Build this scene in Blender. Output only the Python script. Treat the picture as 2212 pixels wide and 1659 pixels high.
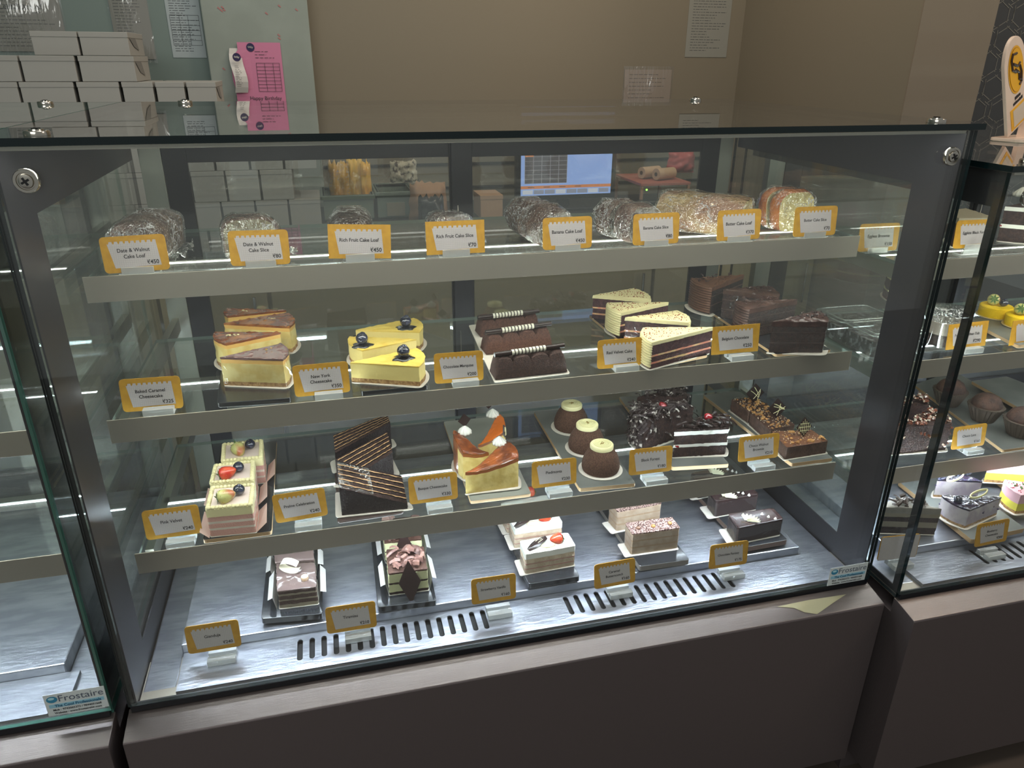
import bpy, math, random
from mathutils import Vector, Matrix, noise
for _o in list(bpy.data.objects): bpy.data.objects.remove(_o, do_unlink=True)
S = bpy.context.scene
COL = S.collection
R = math.radians
# ------------------------------------------------------------------ camera
F = 1602.7
YAW, PIT, ROL = R(14.155), R(23.503), R(-0.379)
C0 = Vector((.329, -.876, 1.281))
_f = Vector((math.sin(YAW)*math.cos(PIT), math.cos(YAW)*math.cos(PIT), -math.sin(PIT)))
_r = Vector((math.cos(YAW), -math.sin(YAW), 0)); _d = _f.cross(_r)
_c, _s = math.cos(ROL), math.sin(ROL)
CR, CD = _c*_r + _s*_d, -_s*_r + _c*_d
cam = bpy.data.objects.new('camera', bpy.data.cameras.new('camera')); COL.objects.link(cam)
cam.data.sensor_width = 36; cam.data.lens = F/2212*36; cam.data.clip_start = .02
cam.matrix_world = Matrix(((CR.x, -CD.x, -_f.x, C0.x), (CR.y, -CD.y, -_f.y, C0.y), (CR.z, -CD.z, -_f.z, C0.z), (0, 0, 0, 1)))
S.camera = cam
def _ray(px, py): return CR*((px-1106)/F) + CD*((py-829.5)/F) + _f
def P(px, py, z):
    d = _ray(px, py); p = C0 + d*((z-C0.z)/d.z); p.z = z; return p
def PY(px, py, y):
    d = _ray(px, py); p = C0 + d*((y-C0.y)/d.y); p.y = y; return p
# ------------------------------------------------------------------ world, light, exposure
S.view_settings.view_transform = 'Standard'; S.view_settings.look = 'None'
S.view_settings.gamma = 1; S.view_settings.use_curve_mapping = False
S.view_settings.exposure = 0.0
S.cycles.transparent_max_bounces = 28; S.cycles.max_bounces = 5; S.cycles.diffuse_bounces = 3; S.cycles.glossy_bounces = 3; S.cycles.transmission_bounces = 1
S.cycles.use_light_tree = False; S.cycles.caustics_reflective = False; S.cycles.caustics_refractive = False
S.cycles.sample_clamp_indirect = 4
wd = bpy.data.worlds.new('room_air'); S.world = wd; wd.use_nodes = True
wd.node_tree.nodes['Background'].inputs[0].default_value = (.90, .93, .90, 1)
wd.node_tree.nodes['Background'].inputs[1].default_value = .24
def area(name, loc, target, size, power, color):
    l = bpy.data.lights.new(name, 'AREA'); l.shape = 'RECTANGLE'; l.size, l.size_y = size; l.energy = power; l.color = color
    o = bpy.data.objects.new(name, l); COL.objects.link(o); o.location = loc
    o.rotation_euler = (Vector(target)-Vector(loc)).to_track_quat('-Z', 'Y').to_euler(); return o
area('ceiling_or_fill_light', (.9, -.6, 2.7), (.9, 1.2, 0.6), (1.2, .5), 8, (1, .95, .88))
area('ceiling_or_fill_light', (-.6, -2.2, 2.3), (.4, 0, .8), (1.6, .8), 20, (.95, .97, .92))  # soft fill added at front left to brighten the steel shelf lips
area('ceiling_or_fill_light', (2.6, -.5, 2.5), (1.7, 1.3, .9), (.5, .5), 11, (1, .80, .62))
area('ceiling_or_fill_light', (1.1, .7, 2.3), (1.74, 1.25, 1.3), (.3, .3), 2.2, (1, .72, .46))  # added warm lamp that brightens the right wall
area('ceiling_or_fill_light', (1.2, .95, 2.2), (1.25, 1.6, .9), (.4, .2), 2.0, (1, .80, .60))
area('ceiling_or_fill_light', (-.5, .5, 2.4), (-.1, 1.5, 1.0), (.6, .4), .8, (.85, .95, .98))
area('ceiling_or_fill_light', (.6, .83, 2.3), (.6, 1.03, .4), (1.3, .12), 5, (1, .93, .80))  # long lamp added over the staff gap to lift the counter front
# ------------------------------------------------------------------ materials
MATS = {}
def lin(c):
    return tuple(((v/255)/12.92 if v/255 <= .04045 else ((v/255+.055)/1.055)**2.4) for v in c)
def nt(m):
    m.use_nodes = True; t = m.node_tree; t.nodes.clear(); return t, t.nodes, t.links
def mat(name, rgb, rough=.6, metal=0., bump=0., bs=200., rgb2=None, cs=60., spec=.5, sss=0., coat=0., stretch=None, lo=.4, hi=.6):
    if name in MATS: return MATS[name]
    m = bpy.data.materials.new(name); t, N, L = nt(m)
    o = N.new('ShaderNodeOutputMaterial'); b = N.new('ShaderNodeBsdfPrincipled'); L.new(b.outputs[0], o.inputs[0])
    b.inputs['Base Color'].default_value = (*lin(rgb), 1); b.inputs['Roughness'].default_value = rough
    b.inputs['Metallic'].default_value = metal; b.inputs['Specular IOR Level'].default_value = spec
    b.inputs['Coat Weight'].default_value = coat; b.inputs['Coat Roughness'].default_value = .08
    if sss and False:
        b.inputs['Subsurface Weight'].default_value = sss; b.inputs['Subsurface Radius'].default_value = (.012, .008, .005); b.inputs['Subsurface Scale'].default_value = .5
    tc = None
    if bump or rgb2:
        tc = N.new('ShaderNodeTexCoord'); mp = N.new('ShaderNodeMapping'); L.new(tc.outputs['Object'], mp.inputs[0])
        if stretch: mp.inputs['Scale'].default_value = stretch
    if rgb2:
        n = N.new('ShaderNodeTexNoise'); n.inputs['Scale'].default_value = cs; n.inputs['Detail'].default_value = 4; L.new(mp.outputs[0], n.inputs[0])
        cr = N.new('ShaderNodeValToRGB'); cr.color_ramp.elements[0].position = lo; cr.color_ramp.elements[1].position = hi
        cr.color_ramp.elements[0].color = (*lin(rgb), 1); cr.color_ramp.elements[1].color = (*lin(rgb2), 1)
        L.new(n.outputs[0], cr.inputs[0]); L.new(cr.outputs[0], b.inputs['Base Color'])
    if bump:
        n = N.new('ShaderNodeTexNoise'); n.inputs['Scale'].default_value = bs; n.inputs['Detail'].default_value = 1.5; L.new(mp.outputs[0], n.inputs[0])
        u = N.new('ShaderNodeBump'); u.inputs['Strength'].default_value = bump; u.inputs['Distance'].default_value = .002
        L.new(n.outputs[0], u.inputs['Height']); L.new(u.outputs[0], b.inputs['Normal'])
    MATS[name] = m; return m
def clear(name, tint=(.96, .98, .97), f0=.04, rough=.0, bump=0., bs=150., dust=0., white=0., stretch=None, gl=1., crease=0):
    """clear sheet: tinted transparency + mirror by angle (+ a little dust); bump gives wrinkles"""
    if name in MATS: return MATS[name]
    m = bpy.data.materials.new(name); t, N, L = nt(m)
    o = N.new('ShaderNodeOutputMaterial'); tr = N.new('ShaderNodeBsdfTransparent'); tr.inputs[0].default_value = (*tint, 1)
    g = N.new('ShaderNodeBsdfGlossy'); g.inputs['Roughness'].default_value = rough; g.inputs[0].default_value = (gl, gl, gl, 1)
    lw = N.new('ShaderNodeLayerWeight'); lw.inputs[0].default_value = .5
    pw = N.new('ShaderNodeMath'); pw.operation = 'POWER'; pw.inputs[1].default_value = 5; L.new(lw.outputs['Facing'], pw.inputs[0])
    ma = N.new('ShaderNodeMath'); ma.operation = 'MULTIPLY_ADD'; ma.inputs[1].default_value = 1-f0; ma.inputs[2].default_value = f0; L.new(pw.outputs[0], ma.inputs[0])
    mx = N.new('ShaderNodeMixShader'); L.new(ma.outputs[0], mx.inputs[0]); L.new(tr.outputs[0], mx.inputs[1]); L.new(g.outputs[0], mx.inputs[2])
    last = mx
    tc = N.new('ShaderNodeTexCoord'); mp = N.new('ShaderNodeMapping'); L.new(tc.outputs['Object'], mp.inputs[0])
    if stretch: mp.inputs['Scale'].default_value = stretch
    if bump:
        n = N.new('ShaderNodeTexNoise'); n.inputs['Scale'].default_value = bs; n.inputs['Detail'].default_value = 2; n.inputs['Distortion'].default_value = 1.2; L.new(mp.outputs[0], n.inputs[0])
        u = N.new('ShaderNodeBump'); u.inputs['Strength'].default_value = bump; u.inputs['Distance'].default_value = .004
        if crease:
            vo = N.new('ShaderNodeTexVoronoi'); vo.feature = 'DISTANCE_TO_EDGE'; vo.inputs['Scale'].default_value = bs*1.1
            mv = N.new('ShaderNodeVectorMath'); mv.operation = 'MULTIPLY_ADD'; mv.inputs[1].default_value = (.02, .02, .02); L.new(n.outputs['Color'], mv.inputs[0]); L.new(mp.outputs[0], mv.inputs[2]); L.new(mv.outputs[0], vo.inputs[0])
            ad = N.new('ShaderNodeMath'); ad.operation = 'ADD'; L.new(vo.outputs['Distance'], ad.inputs[0]); L.new(n.outputs[0], ad.inputs[1]); L.new(ad.outputs[0], u.inputs['Height'])
        else: L.new(n.outputs[0], u.inputs['Height'])
        L.new(u.outputs[0], g.inputs['Normal']); L.new(u.outputs[0], lw.inputs['Normal'])
    if crease:
        df = N.new('ShaderNodeBsdfDiffuse'); df.inputs[0].default_value = (.9, .9, .88, 1); L.new(u.outputs[0], df.inputs['Normal'])
        fac = None
        for sc_, st_, seed_ in ((crease[1], (1, 1, 2.5), 0), (crease[1]*1.5, (2.2, 1, .8), 3.3)):
            m3 = N.new('ShaderNodeMapping'); m3.inputs['Scale'].default_value = st_; m3.inputs['Location'].default_value = (seed_,)*3; L.new(tc.outputs['Object'], m3.inputs[0])
            n3 = N.new('ShaderNodeTexNoise'); n3.inputs['Scale'].default_value = sc_; n3.inputs['Detail'].default_value = 2; n3.inputs['Distortion'].default_value = .8; L.new(m3.outputs[0], n3.inputs[0])
            cr = N.new('ShaderNodeValToRGB'); e = cr.color_ramp.elements; e[0].position = .472; e[1].position = .528; e[0].color = e[1].color = (0, 0, 0, 1); k_ = cr.color_ramp.elements.new(.5); k_.color = (1, 1, 1, 1); L.new(n3.outputs[0], cr.inputs[0])
            if fac is None: fac = cr.outputs[0]
            else:
                mm = N.new('ShaderNodeMath'); mm.operation = 'MAXIMUM'; L.new(fac, mm.inputs[0]); L.new(cr.outputs[0], mm.inputs[1]); fac = mm.outputs[0]
        np_ = N.new('ShaderNodeTexNoise'); np_.inputs['Scale'].default_value = 22; np_.inputs['Detail'].default_value = 1; L.new(mp.outputs[0], np_.inputs[0])
        rp = N.new('ShaderNodeMapRange'); rp.inputs[1].default_value = .42; rp.inputs[2].default_value = .62; rp.inputs[3].default_value = .05; rp.inputs[4].default_value = crease[0]; L.new(np_.outputs[0], rp.inputs[0])
        k2 = N.new('ShaderNodeMath'); k2.operation = 'MULTIPLY'; L.new(rp.outputs[0], k2.inputs[1]); L.new(fac, k2.inputs[0])
        m4 = N.new('ShaderNodeMixShader'); L.new(k2.outputs[0], m4.inputs[0]); L.new(last.outputs[0], m4.inputs[1]); L.new(df.outputs[0], m4.inputs[2]); last = m4
    if dust or white:
        df = N.new('ShaderNodeBsdfDiffuse'); df.inputs[0].default_value = (.8, .8, .8, 1)
        m2 = N.new('ShaderNodeMixShader'); L.new(last.outputs[0], m2.inputs[1]); L.new(df.outputs[0], m2.inputs[2])
        if dust:
            m2.inputs[0].default_value = dust
        else: m2.inputs[0].default_value = white
        last = m2
    L.new(last.outputs[0], o.inputs[0]); MATS[name] = m; return m
def glow(name, col, k):
    if name in MATS: return MATS[name]
    m = bpy.data.materials.new(name); t, N, L = nt(m)
    o = N.new('ShaderNodeOutputMaterial'); e = N.new('ShaderNodeEmission'); e.inputs[0].default_value = (*col, 1); e.inputs[1].default_value = k
    if k < 5: m.cycles.emission_sampling = 'NONE'
    L.new(e.outputs[0], o.inputs[0]); MATS[name] = m; return m
GLASS = clear('pane_glass', (.955, .975, .965), .045, dust=.012)
TOPG = clear('top_glass', (.90, .93, .91), .06, dust=.01)
SHELFG = clear('shelf_glass', (.93, .96, .95), .05, dust=.012)
DOORG = clear('door_glass', (.93, .95, .94), .12, dust=.012)
ACRYL = clear('acrylic', (.90, .93, .92), .25, rough=.15, white=.32, bump=.3, bs=200)
FILM = clear('clear_film', (.97, .97, .97), .05, rough=.06, bump=.35, bs=40, white=.02)
CLING = clear('cling_film', (.95, .96, .95), .13, rough=.07, bump=1.0, bs=75, white=.0, crease=(.55, 26))
CLINGD = clear('cling_film_fine', (.95, .96, .95), .16, rough=.09, bump=1.0, bs=110, white=.0, crease=(.75, 42))
EDGE = mat('glass_edge_dark', (6, 24, 26), .12, spec=.6)
EDGEL = mat('glass_edge_teal', (70, 120, 108), .15)
STEEL = mat('brushed_steel', (188, 180, 166), .40, .74, .08, 30, stretch=(1, 120, 120))
STEELV = mat('brushed_steel_upright', (170, 170, 160), .3, .9, .12, 40, stretch=(60, 60, 1))
FLOORS = mat('scratched_steel', (168, 172, 184), .32, .85, .3, 18, rgb2=(190, 194, 204), cs=6, stretch=(2.5, 9, 4))
FASC = mat('dark_brushed_steel', (112, 103, 104), .45, .55, .15, 30, stretch=(40, 40, 1))
LEDGE = mat('ledge_steel', (120, 112, 110), .36, .8, .12, 30, stretch=(1, 50, 50))
SEAL = mat('black_seal', (14, 18, 24), .35)
DARKF = mat('dark_side_frame', (50, 50, 54), .36, .35)
BLACKF = mat('black_door_frame', (26, 26, 29), .35)
SCREW = mat('chrome', (205, 200, 190), .18, 1.)
SLOTM = mat('slot_dark', (10, 12, 14), .6)
# ------------------------------------------------------------------ mesh helper
class MB:
    def __init__(s): s.v = []; s.f = []; s.m = []
    def add(s, vs, fs, mi=0):
        n = len(s.v); s.v += [tuple(v) for v in vs]; s.f += [tuple(i+n for i in f) for f in fs]; s.m += [mi]*len(fs); return s
    def box(s, x0, x1, y0, y1, z0, z1, mi=0, side=None):
        v = [(x, y, z) for z in (z0, z1) for y in (y0, y1) for x in (x0, x1)]
        fs = [(0, 2, 3, 1), (4, 5, 7, 6), (0, 1, 5, 4), (2, 6, 7, 3), (0, 4, 6, 2), (1, 3, 7, 5)]
        s.add(v, fs, mi)
        if side is not None:   # side: (material, thin axis) -> faces not across the thin axis get the edge material
            mm, ax = side; keep = {'z': (0, 1), 'y': (2, 3), 'x': (4, 5)}[ax]
            for k in range(6):
                if k not in keep: s.m[-6+k] = mm
        return s
    def prism(s, out, z0, z1, mi=0, cap=True):
        n = len(out); v = [(x, y, z0) for x, y in out]+[(x, y, z1) for x, y in out]
        fs = [(i, (i+1) % n, n+(i+1) % n, n+i) for i in range(n)]
        if cap: fs += [tuple(range(n-1, -1, -1)), tuple(range(n, 2*n))]
        return s.add(v, fs, mi)
    def tube(s, path, r, mi=0, n=8, cap=True, close=False):
        path = [Vector(p) for p in path]; rs = r if isinstance(r, (list, tuple)) else [r]*len(path)
        vs = []; up = None; k = len(path)
        for i, p in enumerate(path):
            t = (path[min(i+1, k-1)]-path[max(i-1, 0)]).normalized()
            if up is None: up = Vector((0, 0, 1)) if abs(t.z) < .9 else Vector((1, 0, 0))
            a = t.cross(up).normalized(); b = a.cross(t).normalized(); up = b
            for j in range(n):
                q = 2*math.pi*j/n; vs.append(p+(a*math.cos(q)+b*math.sin(q))*rs[i])
        fs = [(i*n+j, i*n+(j+1) % n, (i+1)*n+(j+1) % n, (i+1)*n+j) for i in range(k-1) for j in range(n)]
        if cap: fs += [tuple(range(n-1, -1, -1)), tuple(range((k-1)*n, k*n))]
        return s.add(vs, fs, mi)
    def lathe(s, prof, c=(0, 0, 0), n=24, mi=0, wob=None, sx=1, sy=1):
        vs = []
        for (r, z) in prof:
            for j in range(n):
                q = 2*math.pi*j/n; rr = r*(wob(q, z) if wob else 1)
                vs.append((c[0]+rr*math.cos(q)*sx, c[1]+rr*math.sin(q)*sy, c[2]+z))
        k = len(prof)
        fs = [(i*n+j, i*n+(j+1) % n, (i+1)*n+(j+1) % n, (i+1)*n+j) for i in range(k-1) for j in range(n)]
        fs += [tuple(range(n-1, -1, -1)), tuple(range((k-1)*n, k*n))]
        return s.add(vs, fs, mi)
    def ball(s, c, r, mi=0, n=12, sc=(1, 1, 1), rot=None, amp=0):
        vs = []; k = n//2+1
        for i in range(k+1):
            a = math.pi*i/k
            for j in range(n):
                q = 2*math.pi*j/n; v = Vector((math.sin(a)*math.cos(q)*sc[0], math.sin(a)*math.sin(q)*sc[1], math.cos(a)*sc[2]))*r
                if amp: v *= 1+amp*noise.noise(v*180+Vector(c)*77)
                if rot: v = rot @ v
                vs.append(Vector(c)+v)
        fs = [(i*n+j, (i+1)*n+j, (i+1)*n+(j+1) % n, i*n+(j+1) % n) for i in range(k) for j in range(n)]
        return s.add(vs, fs, mi)
    def xf(s, M, start=0):
        for i in range(start, len(s.v)): s.v[i] = tuple(M @ Vector(s.v[i]))
        return s
def mk(name, mb, mats, parent=None, smooth=False, bevel=0, label=None):
    me = bpy.data.meshes.new(name); me.from_pydata(mb.v, [], mb.f)
    for m in (mats if isinstance(mats, (list, tuple)) else [mats]): me.materials.append(m)
    for p, i in zip(me.polygons, mb.m): p.material_index = i
    if smooth: me.shade_smooth()
    me.validate(); me.update()
    if smooth == 'auto': me.set_sharp_from_angle(angle=R(38))
    o = bpy.data.objects.new(name, me); COL.objects.link(o)
    if parent: o.parent = parent
    if bevel:
        b = o.modifiers.new('b', 'BEVEL'); b.width = bevel; b.segments = 2; b.limit_method = 'ANGLE'
    if label: o['label'] = label
    return o
def tag(o, label, cat, group=None, kind=None):
    o['label'] = label; o['category'] = cat
    if group: o['group'] = group
    if kind: o['kind'] = kind
    return o
def thing(name, label, cat, loc=(0, 0, 0), rz=0, group=None):
    o = bpy.data.objects.new(name, None); COL.objects.link(o); o.empty_display_size = .02
    o.location = loc; o.rotation_euler = (0, 0, rz); return tag(o, label, cat, group)
def struct(name, mb, mats, **k):
    o = mk(name, mb, mats, **k); o['kind'] = 'structure'; return o
TC = {}
def text_geo(s, size, align='CENTER', bold=.0):
    k = (s, size, align, bold)
    if k in TC: return TC[k]
    c = bpy.data.curves.new('t', 'FONT'); c.body = s; c.size = size; c.align_x = align; c.offset = bold*size; c.resolution_u = 3
    o = bpy.data.objects.new('t', c); COL.objects.link(o); bpy.context.view_layer.update()
    me = bpy.data.meshes.new_from_object(o.evaluated_get(bpy.context.evaluated_depsgraph_get()))
    r = ([tuple(v.co) for v in me.vertices], [tuple(p.vertices) for p in me.polygons])
    bpy.data.objects.remove(o); bpy.data.curves.remove(c); bpy.data.meshes.remove(me); TC[k] = r; return r
def put_text(mb, s, size, x, z, y, mi, align='CENTER', bold=.0, sx=1.):
    v, f = text_geo(s, size, align, bold)
    mb.add([(x+a*sx, y, z+b) for a, b, _ in v], f, mi)
# ------------------------------------------------------------------ room
WALLB = mat('wall_paint_brown', (128, 120, 104), .75, bump=.1, bs=60)
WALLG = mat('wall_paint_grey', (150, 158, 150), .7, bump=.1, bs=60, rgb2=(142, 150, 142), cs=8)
WALLD = mat('wall_paint_greengrey', (120, 135, 130), .7)  # plain greenish grey paint of the left wall
BY = 1.6
struct('floor', MB().box(-2.5, 4.5, -2.5, 2.2, -.1, 0), mat('floor_tile', (95, 85, 78), .4, rgb2=(80, 72, 66), cs=3))
struct('wall_back', MB().box(-1.8, 1.74, BY, BY+.1, 0, 2.6), [WALLB])
struct('wall_right', MB().box(1.74, 1.9, .79, BY+.1, 0, 2.6), [WALLB])
struct('trim_1', MB().box(1.9, 1.957, .79, 1.0, 0, 2.6).box(1.74, 1.9, .785, .79, 0, 2.6), [mat('pillar_paint', (126, 115, 100), .7)])
# patterned wall: real relief lines of interlocking hexagon strokes
def patterned():
    mb = MB(); mb.box(1.9, 3.6, 1.0, 1.1, 0, 2.6, 0)
    a = .080; y = .9992
    def seg(x0, z0, x1, z1, w=.0009):
        d = Vector((x1-x0, z1-z0)).normalized(); x0, x1 = max(x0, 1.901), max(x1, 1.901); nx, nz = -d.y*w, d.x*w
        mb.add([(x0+nx, y, z0+nz), (x0-nx, y, z0-nz), (x1-nx, y, z1-nz), (x1+nx, y, z1+nz)], [(0, 1, 2, 3)], 1)
    h = a*.866
    for i in range(-1, 16):
        for j in range(-1, 14):
            cx = 1.93+i*a*1.0+(j % 2)*a*.5; cz = .95+j*h*.9
            if cx < 1.95 or cx > 2.9: continue
            for k in range(3):
                q = R(90+120*k); dx, dz = math.cos(q), math.sin(q)
                sx, sz = -dz, dx
                for w in (-.11*a, .11*a):
                    seg(cx+sx*w, cz+sz*w, cx+dx*a*.46+sx*w, cz+dz*a*.46+sz*w)
                q2 = R(90+120*k+60); ex, ez = cx+dx*a*.46, cz+dz*a*.46
                seg(ex, ez, ex+math.cos(q2)*a*.26, ez+math.sin(q2)*a*.26)
    struct('wall_patterned', mb, [mat('slate_wallpaper', (62, 63, 64), .6), mat('wallpaper_line', (128, 124, 114), .4)])
patterned()
struct('wall_left', MB().box(-1.9, -1.8, -2.5, BY+.1, 0, 2.6), [WALLD])
# left board + pillar in front of the back wall
struct('trim_2', MB().box(.052, .336, 1.53, BY, .86, 2.6), [WALLG], bevel=.003)
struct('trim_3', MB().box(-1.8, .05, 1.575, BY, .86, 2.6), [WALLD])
# slat grooves on the lower back wall
mb = MB()
for z in (.975, .90): mb.box(.34, 1.74, BY-.004, BY, z-.006, z+.002)
struct('trim_4', mb, [mat('groove_black', (22, 20, 20), .6)])
# wall marks on the pillar
PINKM = mat('red_mark', (176, 120, 118), .8)
mb = MB(); random.seed(4)
for px, py in ((472, 17), (480, 15), (478, 22), (483, 20), (602, 75), (603, 82), (483, 148), (575, 28), (603, 12), (640, 20)):
    c = PY(px, py, 1.529); mb.add([(c.x-.004, 1.529, c.z), (c.x+.003, 1.529, c.z-.005), (c.x+.005, 1.529, c.z-.003), (c.x-.001, 1.529, c.z+.003)], [(0, 1, 2, 3)])
tag(mk('wall_scuffs', mb, PINKM), 'faint reddish scuff marks on the grey pillar above the case', 'marks', kind='stuff')
# ------------------------------------------------------------------ back counter with things on it
CZ = .86
cnt = thing('back_counter', 'brown back counter cabinet behind the middle display case', 'counter', (0, 0, 0))
CNTB = mat('counter_front', (166, 152, 122), .45, bump=.05, bs=20)
mk('worktop', MB().box(-.9, 1.74, 1.0, 1.572, CZ-.03, CZ), mat('counter_top_dark', (48, 44, 42), .35), cnt, bevel=.003)
mk('cabinet_body', MB().box(-.9, 1.738, 1.03, 1.572, .02, CZ-.031), CNTB, cnt)
for k in range(5):
    x0 = -.86+k*.52
    d = mk('door', MB().box(x0, x0+.51, 1.012, 1.029, .06, CZ-.05), CNTB, cnt, bevel=.002)
    mk('handle', MB().tube([(x0+.48, 1.0, .62), (x0+.48, 1.0, .74)], .004), SCREW, d)
WBOX = mat('white_card', (166, 163, 156), .75); WBOXD = mat('white_card_flap', (130, 127, 122), .75)
def carton(loc, w, d, h, label, rz=0, group=None, flap=True, m=WBOX, name='cake_box', cat='box'):
    t = thing(name, label, cat, loc, rz, group)
    mk('box_body', MB().box(-w/2, w/2, 0, d, 0, h-.0012), m, t, bevel=.0012)
    mk('lid', MB().box(-w/2-.001, w/2+.001, -.001, d+.001, h-.012, h), m, t, bevel=.001)
    if flap:
        q = MB(); q.add([(w/2+.0016, .01, h-.012), (w/2+.0016, d*.45, h-.012), (w/2+.0016, d*.6, .012), (w/2+.0016, d*.3, .02)], [(0, 1, 2, 3)])
        mk('side_flap', q, WBOXD, t)
    return t
rows = [(1.2875, [(80, 182), (183, 290)], 'top'), (1.2305, [(-70, 44), (46, 166), (171, 294)], 'second'),
        (1.1745, [(-90, 30), (32, 152), (157, 251), (255, 325), (328, 393), (396, 462)], 'third')]
pos = {('top', 0): 'left one', ('top', 1): 'right one'}
ordn = ['first', 'second', 'third', 'fourth', 'fifth', 'sixth']
BX = 1.22
for zb, cols, nm in rows:
    for k, (a, b) in enumerate(cols):
        xa, xb = PY(a, 150, BX).x, PY(b, 150, BX).x
        hh = {'top': .051, 'second': .0562, 'third': .0552}[nm]
        carton(((xa+xb)/2, BX, zb), xb-xa-.004, .16, hh, f'white card cake box, {ordn[k]} from the left in the {nm} row of the wall stack', random.uniform(-.02, .02), 'white cake boxes stacked behind the case')
for r, zb in enumerate((1.0959, 1.0175, .939, .8605)):
    for k in range(5):
        x0 = -.10+k*.085+(.0 if r % 2 else .02)
        if x0+.08 > .335: continue
        carton((x0+.04, BX, zb), .079, .16, .0778, f'small white box seen through the rear door, {ordn[k]} from left, {("topmost", "upper", "lower", "lowest")[r]} row', 0, 'white boxes behind the rear door', flap=False)
    carton((-.19, BX, zb), .17, .16, .0778, f'large white cake box at left end, {("topmost", "upper", "lower", "lowest")[r]} row behind the door', 0, 'white boxes behind the rear door')
    carton((-.37, BX, zb), .17, .16, .0778, f'large white cake box outermost left, {("topmost", "upper", "lower", "lowest")[r]} row behind the door', 0, 'white boxes behind the rear door')
# papers
PAPER = mat('paper_white', (186, 186, 180), .8); PAPERG = mat('paper_grey', (140, 140, 132), .8)
INK = mat('ink_dark', (60, 62, 66), .8); PINK = mat('pink_paper', (205, 128, 160), .8); INKP = mat('ink_purple', (48, 40, 80), .7)
SLEEVE = clear('plastic_sleeve', (.97, .97, .97), .12, rough=.10, bump=1.0, bs=22, white=.04, stretch=(3, 1, .5))
def lines(mb, x0, x1, z0, z1, n, y, mi, rnd, cw=.7, th=.0012):
    for i in range(n):
        z = z1-(z1-z0)*i/max(1, n-1); w = (x1-x0)*rnd.uniform(cw*.6, 1); xx = x0
        while xx < x0+w:
            l = rnd.uniform(.004, .016)
            mb.add([(xx, y, z), (min(xx+l, x0+w), y, z), (min(xx+l, x0+w), y, z+th), (xx, y, z+th)], [(0, 1, 2, 3)], mi); xx += l+.003
def paper(name, x0, x1, z0, z1, y, label, m, seed, n=22, sleeve=False, cat='notice', table=False, tilt=0, group=None):
    rnd = random.Random(seed); t = thing(name, label, cat, ((x0+x1)/2, y, z0), 0, group); t.rotation_euler = (0, tilt, 0)
    w = (x1-x0)/2; h = z1-z0; mb = MB(); mb.box(-w, w, -.0006, 0, 0, h, 0)
    lines(mb, -w*.8, w*.8, h*.08, h*.9, n, -.0009, 1, rnd)
    if table:
        for k in range(7): mb.box(-w*.85, w*.85, -.001, -.0007, h*(.15+.06*k), h*(.15+.06*k)+.0008, 1)
        for xx in (-.85, -.3, .2, .84): mb.box(w*xx, w*xx+.0008, -.001, -.0007, h*.15, h*.51, 1)
    mk('sheet', mb, [m, INK], t)
    if sleeve:
        q = MB(); nx, nz = 12, 14; v = []
        for j in range(nz+1):
            for i in range(nx+1):
                a, b = i/nx, j/nz; bul = .010*math.sin(math.pi*a)*(.4+.6*math.sin(math.pi*b))
                v.append((-w*1.06+2*w*1.06*a, -.003-bul*(1+.5*noise.noise(Vector((a*4, b*3, seed)))), -.01+(h+.02)*b))
        q.add(v, [(j*(nx+1)+i, j*(nx+1)+i+1, (j+1)*(nx+1)+i+1, (j+1)*(nx+1)+i) for j in range(nz) for i in range(nx)])
        mk('plastic_sleeve', q, SLEEVE, t, smooth=True)
    return t
def pyz(px, py, y): return PY(px, py, y)
a, b = pyz(-60, -40, 1.573), pyz(150, 112, 1.573)
t = paper('certificate', a.x, b.x, b.z, a.z, 1.573, 'framed certificate in a creased clear sleeve above the stacked boxes, leftmost paper', PAPERG, 1, 16, True)
mb = MB(); put_text(mb, 'Certificate of', .020, 0, (a.z-b.z)*.62, -.0012, 0); mk('heading', mb, INK, t)
a, b = pyz(222, -60, 1.573), pyz(338, 128, 1.573)
paper('form_sheet', a.x, b.x, b.z, a.z, 1.573, 'typed form in a shiny plastic sleeve right of the box stack', PAPERG, 2, 24, True)
a, b = pyz(345, -60, 1.574), pyz(447, 125, 1.574)
paper('form_sheet', a.x, b.x, b.z, a.z, 1.574, 'ruled form with tables, taped beside the grey pillar edge', mat('paper_blue', (168, 178, 180), .8), 3, 30, False, table=True)
a, b = pyz(1495, -60, BY), pyz(1568, 124, BY)
paper('price_list', a.x, b.x, b.z, a.z, BY-.001, 'grey printed list hanging near the right wall corner', PAPERG, 4, 26, False)
a, b = pyz(1350, 150, BY), pyz(1442, 260, BY)
paper('notice_sheet', a.x, b.x, b.z, a.z, BY-.001, 'creased notice in a plastic sleeve low on the brown wall', mat('paper_tan', (158, 146, 134), .8), 5, 12, True)
# pink order slip and receipts on the pillar
def logo(mb, x, z, r, y, mi, mi2):
    n = 20; mb.add([(x+r*math.cos(2*math.pi*i/n), y, z+r*math.sin(2*math.pi*i/n)) for i in range(n)], [tuple(range(n))], mi)
    mb.tube([(x+r*.62*(u/6-1), y-.0004, z+r*.34*math.sin(u*1.7)*(1 if u % 3 else .4)) for u in range(13)], r*.07, mi2, 4)
y = 1.526
p0, p1 = pyz(500, 91, y), pyz(618, 215, y)
t = thing('order_slip', 'pink order form pinned on the grey pillar', 'paper slip', ((p0.x+p1.x)/2, y, p1.z-.01)); w = (p1.x-p0.x)/2; h = p0.z-p1.z+.01
mb = MB(); nv = 8; v = []
for j in range(nv+1):
    z = h*j/nv; cur = .022*math.sin(math.pi*min(1, j/nv*1.1))
    v += [(-w-.004+(.018 if j > nv-2 else 0)+(-.004 if 2 < j < 6 else .0), -.003-cur*.3, z), (-w*.3, -.002, z), (w, 0, z)]
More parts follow.
